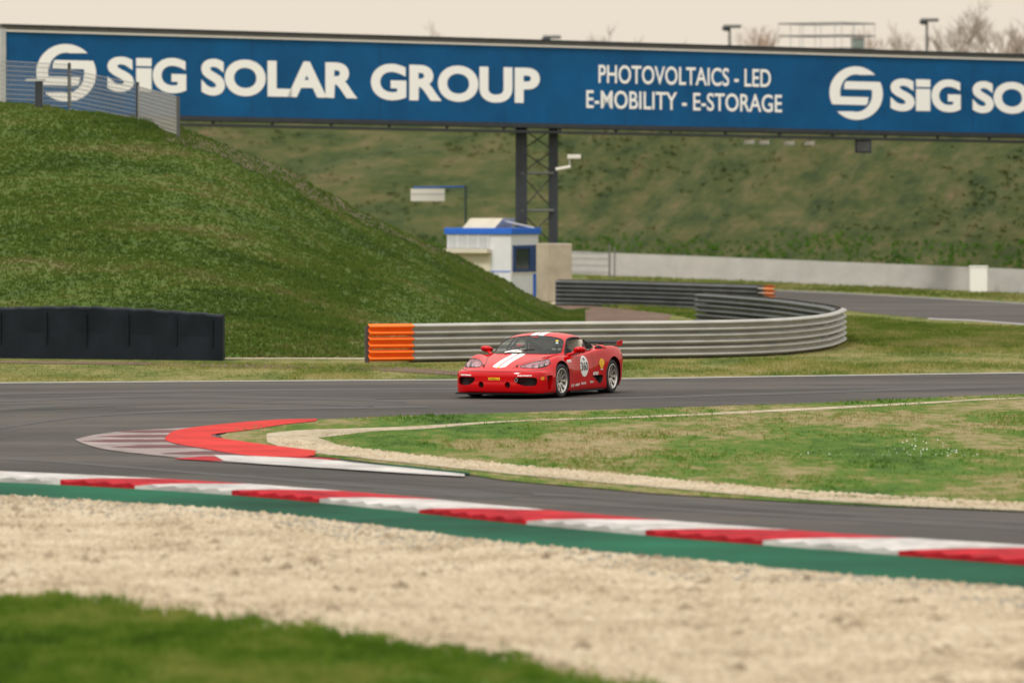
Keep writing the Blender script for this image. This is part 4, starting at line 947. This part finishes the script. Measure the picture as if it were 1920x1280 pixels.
def recess(k, name, m, depth, parent=car, wm=None, direction=None):
    f = SF[owner == k]; u, inv = np.unique(f, return_inverse=True)
    dv = -VN[u] if direction is None else np.tile(np.array(direction), (len(u), 1))
    V = SV[u]+dv*depth; V = list(V); Fc = [tuple(q) for q in inv.reshape(-1, 4)]; mi = [0]*len(Fc); mp = {int(a): i for i, a in enumerate(u)}
    for lp in boundary(k):
        b0 = len(V); V += [SV[a] for a in lp]; n = len(lp)
        for i in range(n):
            i2 = (i+1) % n; Fc.append((b0+i, b0+i2, mp[lp[i2]], mp[lp[i]])); mi.append(1)
    return mesh(name, V, Fc, [m, wm or m], parent, False, mi)
def seal(k, r, m, name='seal', parent=car, off=.002):
    for lp in boundary(k):
        P = [Vector(SV[a]+VN[a]*off) for a in lp]; P = P[::2]+[P[0]]
        MB().tube(P, r, 6, cap=False).build(name, m, parent, True)
for sd, s in (('left', 1), ('right', -1)):
    o = submesh(cuts['side_window_'+sd][0], 'side_window', M['sglass']); seal(cuts['side_window_'+sd][0], .010, M['seal'], parent=o)
    o = submesh(cuts['quarter_window_'+sd][0], 'quarter_window', M['sglass']); seal(cuts['quarter_window_'+sd][0], .011, M['seal'], parent=o)
    recess(cuts['grille_'+sd][0], 'grille', M['void'], .10, wm=M['redplain'], direction=(-1,0,0))
    recess(cuts['fog_hole_'+sd][0], 'brake_duct', M['void'], .09, wm=M['redplain'], direction=(-1,0,0))
    recess(cuts['side_intake_'+sd][0], 'side_intake', M['void'], .10, wm=M['void'], direction=(.3,-s,0))
    recess(cuts['bumper_vent_'+sd][0], 'bumper_vent', M['void'], .08, wm=M['redplain'], direction=(0,-s,0))
    # headlight: reflector bowl, lens barrels, clear cover
    k = cuts['headlight_'+sd][0]; hl = submesh(k, 'headlight', M['hglass'], .002)
    seal(k, .006, M['seal'], parent=hl)
    bowl = recess(k, 'reflector', M['lamp'], .075, hl, wm=M['lamp'])
    for x, y, z, r in ((1.93,.60,.575,.048),(1.80,.70,.625,.052),(1.68,.745,.665,.035)):
        MB().ellipsoid((x, y*s, z-.035), (r, r, r), 14, 10).build('bulb', M['lamp'] if r > .04 else M['decalw'], hl, True)
        MB().lathe_y([(r*1.15,-.02),(r*1.25,.02),(r*1.05,.02)], 18, (x, y*s, z-.04)).build('bezel', M['alloyd'], hl)
    for ax, ac, nm in ((AXF, .362, 'f'), (AXR, .375, 'r')):     # wheel housing
        V = []; Fc = []; n = 40
        for i in range(n+1):
            t = -.35+(math.pi+.70)*i/n
            for y, rr in ((.965, ac+.004), (.90, ac+.004), (.55, ac), (.55, .02)): V.append((ax+rr*math.cos(t), (min(y, .93))*s if y > .9 else y*s, .335+rr*math.sin(t)))
        for i in range(n):
            for j in range(1, 3): Fc.append((i*4+j, (i+1)*4+j, (i+1)*4+j+1, i*4+j+1))
        mesh('wheel_housing', V, Fc, M['cabin'], car)
ws = submesh(cuts['windscreen'][0], 'windscreen', M['wscreen']); seal(cuts['windscreen'][0], .007, M['seal'], parent=ws)
submesh(cuts['rear_window'][0], 'rear_window', M['darkglass'])
# splitter, sills, underfloor
MB().box((0,0,.135), (4.0,1.5,.02)).build('floor_pan', M['cabin'], car)
pts = [(2.43,0),(2.42,.45),(2.33,.78),(2.09,.885),(1.72,.93)]; q = [tuple(p) for p in spline(pts, 8)]; out = q+[(1.70,0.6)]
V = [(x, y, z) for z in (.082,.106) for x, y in ([(x, -y) for x, y in q[::-1]]+q)]; n = len(V)//2
Fc = [tuple(range(n))[::-1], tuple(range(n, 2*n))]+[(i, (i+1) % n, n+(i+1) % n, n+i) for i in range(n)]
mesh('splitter', V, Fc, M['carbon'], car)
for s in (1, -1): MB().box((.0, .90*s, .10), (1.75,.06,.035)).build('sill', M['carbon'], car)
MB().box((-2.0,0,.20), (.3,1.5,.16)).build('diffuser', M['carbon'], car, bevel=.02)
# wheels
def wheel(x, s, R_, wd, rim_r, st=0):
    root = empty('wheel', (x, s*(.955-wd/2-.012), R_)); root.parent = car; root.rotation_euler = (0,0,st+(0 if s > 0 else math.pi))
    h = wd/2
    MB().lathe_y([(rim_r,-h*.9),(rim_r+.02,-h),(R_-.03,-h),(R_-.006,-h*.86),(R_,-h*.6),(R_,h*.6),(R_-.006,h*.86),(R_-.03,h),(rim_r+.02,h),(rim_r,h*.9)], 64).build('tyre', M['rubbert'], root, True)
    MB().lathe_y([(rim_r+.004,h*.97),(rim_r-.004,h*1.0),(rim_r-.018,h*.98),(rim_r-.022,h*.80),(rim_r-.03,h*.2),(rim_r-.03,-h*.9)], 64).build('rim', M['alloy'], root, True)
    sp = MB(); n = 10
    for k in range(n):
        a = 2*math.pi*k/n
        for off in (-.055, .055):
            a1 = a+off; P = []
            for r, y in ((.045,h*.55),(.10,h*.62),(.17,h*.66),(rim_r-.022,h*.80)):
                P.append((r, y))
            V = []; 
            for r, y in P:
                w_ = .012+.006*(r/.2); c, si = math.cos(a1), math.sin(a1)
                for dw, dy in ((-w_,0),(w_,0),(w_*.8,-.025),(-w_*.8,-.025)): V.append((r*c-dw*si, y+dy, r*si+dw*c))
            Fc = []
            for i in range(3):
                for j in range(4): Fc.append((i*4+j, i*4+(j+1) % 4, (i+1)*4+(j+1) % 4, (i+1)*4+j))
            sp.add(V, Fc)
    sp.build('spokes', M['alloy'], root)
    MB().lathe_y([(.001,h*.60),(.035,h*.62),(.040,h*.50),(.075,h*.52),(.09,h*.3)], 24).build('hub', M['alloyd'], root, True)
    MB().lathe_y([(.06,-.0),(.165,0),(.165,-.02),(.06,-.02)], 40, closed=True).build('brake_disc', M['alloyd'], root, True)
    return root
for s in (1, -1):
    wheel(AXF, s, .318, .235, .232, st=R(-4)); wheel(AXR, s, .325, .28, .236)
# mirrors
for s in (1, -1):
    MB().tube([(.66,.76*s,.775),(.58,.84*s,.805),(.50,.905*s,.845)], [.030,.026,.04], 8).build('mirror_arm', M['redplain'], car, True)
    rt = Matrix.Rotation(s*R(18), 3, 'Z') @ Matrix.Rotation(R(-14), 3, 'Y')
    e = MB().ellipsoid((.45,.955*s,.875), (.115,.125,.062), 20, 12, rot=rt); mo_ = e.build('mirror', M['redplain'], car, True)
    MB().ellipsoid((.365,.95*s,.86), (.02,.095,.045), 14, 8).build('mirror_glass', M['darkglass'], mo_, True)
# rear wing
def airfoil(c, th=.028):
    return [(c*.0,0),(c*.08,th*.8),(c*.3,th),(c*.65,th*.7),(c,th*.9),(c*.98,th*.6),(c*.6,th*.1),(c*.25,-th*.5),(c*.05,-th*.4)]
V = []; Fc = []; ys = np.linspace(-.80,.80,9); pf = airfoil(.27)
for y in ys:
    for a_, b_ in pf: V.append((-1.88-a_, y, .940+b_+a_*.10))
n = len(pf)
for i in range(len(ys)-1):
    for j in range(n): Fc.append((i*n+j, i*n+(j+1) % n, (i+1)*n+(j+1) % n, (i+1)*n+j))
Fc += [tuple(range(n)), tuple(len(V)-n+k for k in range(n))[::-1]]
wg = mesh('rear_wing', V, Fc, M['carbon'], car)
for s in (1, -1):
    MB().add([(-1.86,s*.80,.905),(-2.10,s*.80,.88),(-2.18,s*.80,1.005),(-1.88,s*.80,.985),(-1.86,s*.812,.905),(-2.10,s*.812,.88),(-2.18,s*.812,1.005),(-1.88,s*.812,.985)], [(3,2,1,0),(4,5,6,7),(0,1,5,4),(1,2,6,5),(2,3,7,6),(3,0,4,7)]).build('endplate', M['redplain'], wg, bevel=.004)
    MB().box((-1.99,s*.42,.90), (.16,.03,.10)).build('wing_strut', M['carbon'], wg)
# haunch scoops
for s in (1, -1):
    rt = Matrix.Rotation(-s*R(6), 3, 'Z') @ Matrix.Rotation(R(-4), 3, 'Y')
    sc_ = MB().ellipsoid((-.93,.835*s,.880), (.22,.075,.062), 20, 12, rot=rt).build('scoop', M['redplain'], car, True)
    MB().ellipsoid((-.79,.845*s,.884), (.095,.056,.048), 16, 10, rot=rt).build('scoop_mouth', M['void'], sc_, True)
    MB().ellipsoid((-1.62,.72*s,.887), (.07,.05,.012), 12, 8).build('vent', M['void'], car, True)
# ---- decals laid on the paint
def drop(pt, dr):
    h = BVH.ray_cast(Vector(pt), Vector(dr)); return h
def decal(name, P2, Fc, frame, m, off=.004, parent=body):
    """frame(u,v) -> (start point, direction)"""
    V = []
    for u, v in P2:
        p, dr = frame(u, v); h = BVH.ray_cast(Vector(p), Vector(dr))
        if h[0] is None: V.append(Vector(p)+Vector(dr)*1.0)
        else: V.append(h[0]-Vector(dr)*off)
    return mesh(name, V, Fc, m, parent)
def fside(s=1): return lambda u, v: ((u, 2.0*s, v), (0,-s,0))
def ffront(u, v): return ((3.4, u, v), (-1,0,0))
def ftop(u, v): return ((u, v, 2.0), (0,0,-1))
def disc(cx, cy, rx, ry, n=32, rings=5):
    P = [(cx, cy)]; Fc = []
    for r in range(1, rings+1):
        for k in range(n): t = 2*math.pi*k/n; P.append((cx+rx*r/rings*math.cos(t), cy+ry*r/rings*math.sin(t)))
    for k in range(n): Fc.append((0, 1+k, 1+(k+1) % n))
    for r in range(rings-1):
        for k in range(n): a = 1+r*n; Fc.append((a+k, a+n+k, a+n+(k+1) % n, a+(k+1) % n))
    return P, Fc
def rect(x0, x1, y0, y1, nx=8, ny=3):
    P = [(x0+(x1-x0)*i/nx, y0+(y1-y0)*j/ny) for j in range(ny+1) for i in range(nx+1)]
    return P, [(j*(nx+1)+i, j*(nx+1)+i+1, (j+1)*(nx+1)+i+1, (j+1)*(nx+1)+i) for j in range(ny) for i in range(nx)]
def poly2(pts):
    T = [tuple(t) for t in tessellate_polygon([[Vector((x, y, 0)) for x, y in pts]])]; return list(pts), T
def txt(s, x0, x1, y0, y1, bold=.03, shear=0):
    cu = bpy.data.curves.new('lettering', 'FONT'); cu.body = s; cu.size = 1; cu.offset = bold; cu.resolution_u = 4; cu.shear = shear
    to = bpy.data.objects.new('lettering', cu); sc.collection.objects.link(to); dg = bpy.context.evaluated_depsgraph_get()
    me = bpy.data.meshes.new_from_object(to.evaluated_get(dg)); bpy.data.objects.remove(to); bpy.data.curves.remove(cu)
    co_ = np.array([v.co[:2] for v in me.vertices]); Fc = [tuple(p.vertices) for p in me.polygons]; bpy.data.meshes.remove(me)
    mn, mxv = co_.min(0), co_.max(0); t = (co_-mn)/(mxv-mn)
    return [(x0+(x1-x0)*a, y0+(y1-y0)*b) for a, b in t], Fc
for s in (1, -1):
    fs = fside(s); f = lambda x: x                       # text runs front-to-rear on the car's left side
    def T(x0, x1): return (x0, x1) if s > 0 else (x1, x0)
    rd = decal('roundel', *disc(.135, .56, .205, .20), fs, M['decalw'])
    decal('number', *txt('360', *T(.305,-.04), .475,.64, .02), fs, M['decalk'], .008, rd)
    decal('number_badge', *poly2([(.20,.715),(.12,.72),(.08,.675),(.14,.66)]), fs, M['alloyd'], .008, rd)
    sh = [(-.71+.115*math.sin(t)*(1-.28*(math.cos(t) < -.2)), .585+.098*math.cos(t)) for t in np.linspace(-2.75, 2.75, 26)]
    sd_ = decal('shell_sticker', *poly2([(-.745,.475)]+sh+[(-.675,.475)]), fs, M['yellow'], .005)
    decal('shell_base', *rect(-.77,-.65,.468,.482,2,1), fs, M['decalw'], .006, sd_)
    for k in range(-2, 3): decal('shell_rib', *poly2([(-.71+k*.012,.50),(-.71+k*.012+.005,.50),(-.71+k*.034+.005,.655-abs(k)*.012),(-.71+k*.034,.655-abs(k)*.012)]), fs, M['orangest'], .007, sd_)
    decal('lettering', *txt('MOMO', *T(-.30,-.56), .375,.44, .05, .3), fs, M['decalw'])
    for tx, x0, x1, z0, z1 in (('GTS',.85,.67,.185,.235),('ebhf',.61,.38,.195,.25),('MACSA',.30,.06,.215,.26),('Spur',-.14,-.34,.225,.275)):
        decal('lettering', *txt(tx, *T(x0, x1), z0, z1, .03, .2), fs, M['decalw'])
    o = decal('fender_sticker', *rect(1.02,.78,.655,.70,6,2), fs, M['decalw']); decal('lettering', *txt('Vinci', *T(.98,.82), .664,.69, .0), fs, M['alloyd'], .007, o)
    decal('tail_marker', *rect(-1.93,-1.88,.60,.69,2,3), fs, M['amber'])
    decal('grille_lettering', *txt('MOMO', .47*s-.0 if s > 0 else -.72, .72 if s > 0 else -.47, .425, .452, .06), ffront, M['decalw'], .006)
st_ = decal('nose_sticker', *rect(-.115,.115,.352,.398,6,2), ffront, M['yellow'], .004); decal('lettering', *txt('PIRELLI', -.095,.095,.362,.388,.01), ffront, M['decalk'], .009, st_)
decal('round_sticker', *disc(.865,.385,.022,.034,16,2), ffront, M['orangest'])
decal('nose_badge', *disc(2.17,0,.035,.022,14,2), ftop, M['yellow'], .006)
# shut lines
def ribbon(name, pts, frame, wd=.006, m=None):
    q = spline(pts, 8); V = []; Fc = []
    for i, (u, v) in enumerate(q):
        t = q[min(i+1, len(q)-1)]-q[max(i-1, 0)]; t = t/np.linalg.norm(t); n = np.array([-t[1], t[0]])*wd/2
        V += [(u+n[0], v+n[1]), (u-n[0], v-n[1])]
    for i in range(len(q)-1): Fc.append((2*i, 2*i+1, 2*i+3, 2*i+2))
    return decal(name, V, Fc, frame, m or M['seal'], .002)
for s in (1, -1):
    ribbon('panel_gap', [(1.10,.60*s),(1.45,.52*s),(1.80,.40*s),(2.05,.33*s),(2.20,.30*s)], ftop, .010)
    ribbon('panel_gap', [(.76,.74),(.80,.62),(.81,.45),(.78,.28),(.70,.17)], fside(s)); ribbon('panel_gap', [(-.27,.82),(-.33,.65),(-.34,.45),(-.22,.28),(-.05,.17)], fside(s))
    ribbon('panel_gap', [(.70,.165),(.3,.165),(-.05,.165)], fside(s))
ribbon('panel_gap', [(-.88,.555),(-.7,.53),(-.4,.513),(0,.508),(.4,.513),(.7,.53),(.88,.555)], ffront, .010)
for s in (1, -1): ribbon('panel_gap', [(2.0,.567),(1.85,.60),(1.64,.655)], fside(s), .010)
# bonnet pins, tow hook, wiper, windscreen strip stickers
for s in (1, -1): MB().tube([(2.08,.34*s,.60),(2.08,.34*s,.632)], .022, 8).build('bonnet_pin', M['alloyd'], car)
V = MB(); V.tube([(2.36,.44+.026*math.cos(t),.355+.036*math.sin(t)) for t in np.linspace(0, 6.28, 16)], .006, 6, cap=False); V.build('tow_hook', M['wire'], car, True)
def on(x, y, o_=.01):
    h = BVH.ray_cast(Vector((x, y, 2)), Vector((0,0,-1))); return h[0]+Vector((0,0,o_))
MB().tube([on(1.14,-.30), on(1.06,-.12), on(.98,.06), on(.93,.22,.012)], .009, 5).build('wiper', M['seal'], car)
decal('screen_sticker', *poly2([(1.12,-.30),(1.05,-.34),(1.0,-.22),(.98,-.10),(1.02,.0),(1.10,.02)]), ftop, M['decalw'], .012, ws)
decal('screen_sticker', *rect(.36,.40,-.04,.06,2,4), ftop, M['decalr'], .008, ws)
decal('screen_sticker', *disc(.47,.50,.035,.03,12,1), ftop, M['yellow'], .008, ws); decal('screen_sticker', *disc(.55,.53,.03,.026,12,1), ftop, mat('pale_blue_sticker', (.45,.6,.65), .4), .008, ws)
# cabin
MB().box((0.1,0,.24), (2.0,1.5,.03)).build('cabin_floor', M['cabin'], car)
MB().box((-.62,0,.55), (.04,1.42,.62)).box((-.56,0,.95), (.03,1.16,.22)).box((-.30,.555,.90), (.03,.30,.30)).build('bulkhead', M['creamcab'], car)
d_ = MB().ellipsoid((.86,0,.66), (.22,.70,.13), 24, 10); d_.build('dashboard', M['cabin'], car, True)
for s in (1, -1):
    MB().box((.05,.80*s,.50), (1.3,.03,.50)).build('door_card', M['creamcab'], car)
    st = MB(); st.box((-.05,.36*s,.36), (.50,.46,.14)); st.box((-.40,.34*s,.60), (.12,.42,.46)); st.box((-.42,.34*s,.88), (.09,.20,.14)); st.build('seat', M['cabin'] if s > 0 else mat('dark_red_seat', (.12,.012,.014), .7), car, bevel=.04)
    MB().tube([(.30,.60*s,.25),(.28,.60*s,.90),(.12,.53*s,1.06),(-.45,.50*s,1.06),(-.50,.50*s,.3)], .02, 8).build('roll_bar', M['cabin'], car, True)
MB().tube([(-.48,-.5,1.04),(-.48,.5,1.04)], .02, 8).build('roll_bar', M['cabin'], car, True)
MB().tube([(-.48,-.5,1.02),(-.50,.5,.4)], .02, 8).build('roll_bar', M['cabin'], car, True)
# steering wheel
sw = MB(); cS = Vector((.60,.36,.72)); e1 = Vector((0,1,0)); e2 = Vector((-.35,0,.94)).normalized()
sw.tube([cS+(e1*math.cos(t)+e2*math.sin(t))*.165 for t in np.linspace(0, 6.2832, 25)], .016, 8, cap=False); sw.tube([cS-e1*.16, cS+e1*.16], .014, 6); sw.tube([cS, cS+Vector((.22,0,-.06))], .025, 8)
sw.build('steering_wheel', M['carbon'], car, True)
# driver
drv = empty('person', (0,0,0)); drv.location = Vector(car.location)+Matrix.Rotation(car.rotation_euler.z, 3, 'Z') @ Vector((.13,0,0)); drv.rotation_euler = car.rotation_euler
tag(drv, 'helmeted driver in dark suit gripping the wheel behind the windscreen', 'person')
bm = bmesh.new(); sk = bm.verts.layers.skin.verify(); vs = []; rad = []; ed = []
def jn(p, r, par=None):
    vs.append(bm.verts.new(p)); rad.append(r)
    if par is not None: ed.append((par, len(vs)-1))
    return len(vs)-1
pel = jn((-.18,.36,.46), .15); spn = jn((-.24,.36,.64), .15, pel); chs = jn((-.24,.36,.80), .13, spn); nk = jn((-.20,.36,.88), .06, chs); hd = jn((-.15,.36,.93), .08, nk)
for sy in (-1, 1):
    shd = jn((-.22,.36+.17*sy,.80), .075, chs); el = jn((.05,.36+.25*sy,.62), .052, shd); wr = jn((.36,.36+.17*sy,.735), .032, el); pm = jn((.43,.36+.165*sy,.755), .035, wr)
    for q_, (dz, ln) in enumerate(((.035,.030),(.015,.038),(-.005,.036),(-.025,.028))):
        a_ = jn((.475,.36+.172*sy,.755+dz), .011, pm); b_ = jn((.50,.36+.16*sy,.757+dz), .010, a_); jn((.488,.36+.140*sy,.757+dz*.9), .008, b_)
    a_ = jn((.45,.36+.135*sy,.785), .012, pm); jn((.465,.36+.125*sy,.80), .009, a_)
    hp_ = jn((-.10,.36+.10*sy,.44), .09, pel); kn = jn((.33,.36+.13*sy,.52), .065, hp_); an = jn((.72,.36+.11*sy,.34), .042, kn); jn((.84,.36+.11*sy,.40), .035, an)
for a_, b_ in ed: bm.edges.new((vs[a_], vs[b_]))
for v_, r_v in zip(vs, rad): v_[sk].radius = (r_v, r_v); v_[sk].use_root = (v_ is vs[0])
me = bpy.data.meshes.new('body'); bm.to_mesh(me); bm.free(); me.materials.append(M['suit'])
bo = bpy.data.objects.new('body', me); sc.collection.objects.link(bo); bo.parent = drv
bo.modifiers.new('skin', 'SKIN'); ss = bo.modifiers.new('subd', 'SUBSURF'); ss.levels = 1; ss.render_levels = 1
hm = MB().ellipsoid((-.12,.36,.945), (.145,.118,.132), 24, 16).build('helmet', M['helmet'], drv, True)
mb = MB(); V = []; Fc = []
for j in range(5):
    for i in range(13):
        ph_ = math.radians(66+j*9); th = math.radians(-62+i*124/12); V.append((-.12+.149*math.sin(ph_)*math.cos(th), .36+.122*math.sin(ph_)*math.sin(th), .945+.136*math.cos(ph_)))
for j in range(4):
    for i in range(12): Fc.append((j*13+i, (j+1)*13+i, (j+1)*13+i+1, j*13+i+1))
mesh('visor', V, Fc, M['darkglass'], hm, True)
for sg in (-1, 1): MB().ellipsoid((.0,.36+.055*sg,.868), (.04,.05,.03), 10, 6).build('chin_vent', M['palestrip'], hm, True)
MB().tube([(.025,.36,.985),(-.02,.36,1.035),(-.12,.36,1.076),(-.20,.36,1.06)], .018, 6).build('helmet_stripe', M['palestrip'], hm, True)
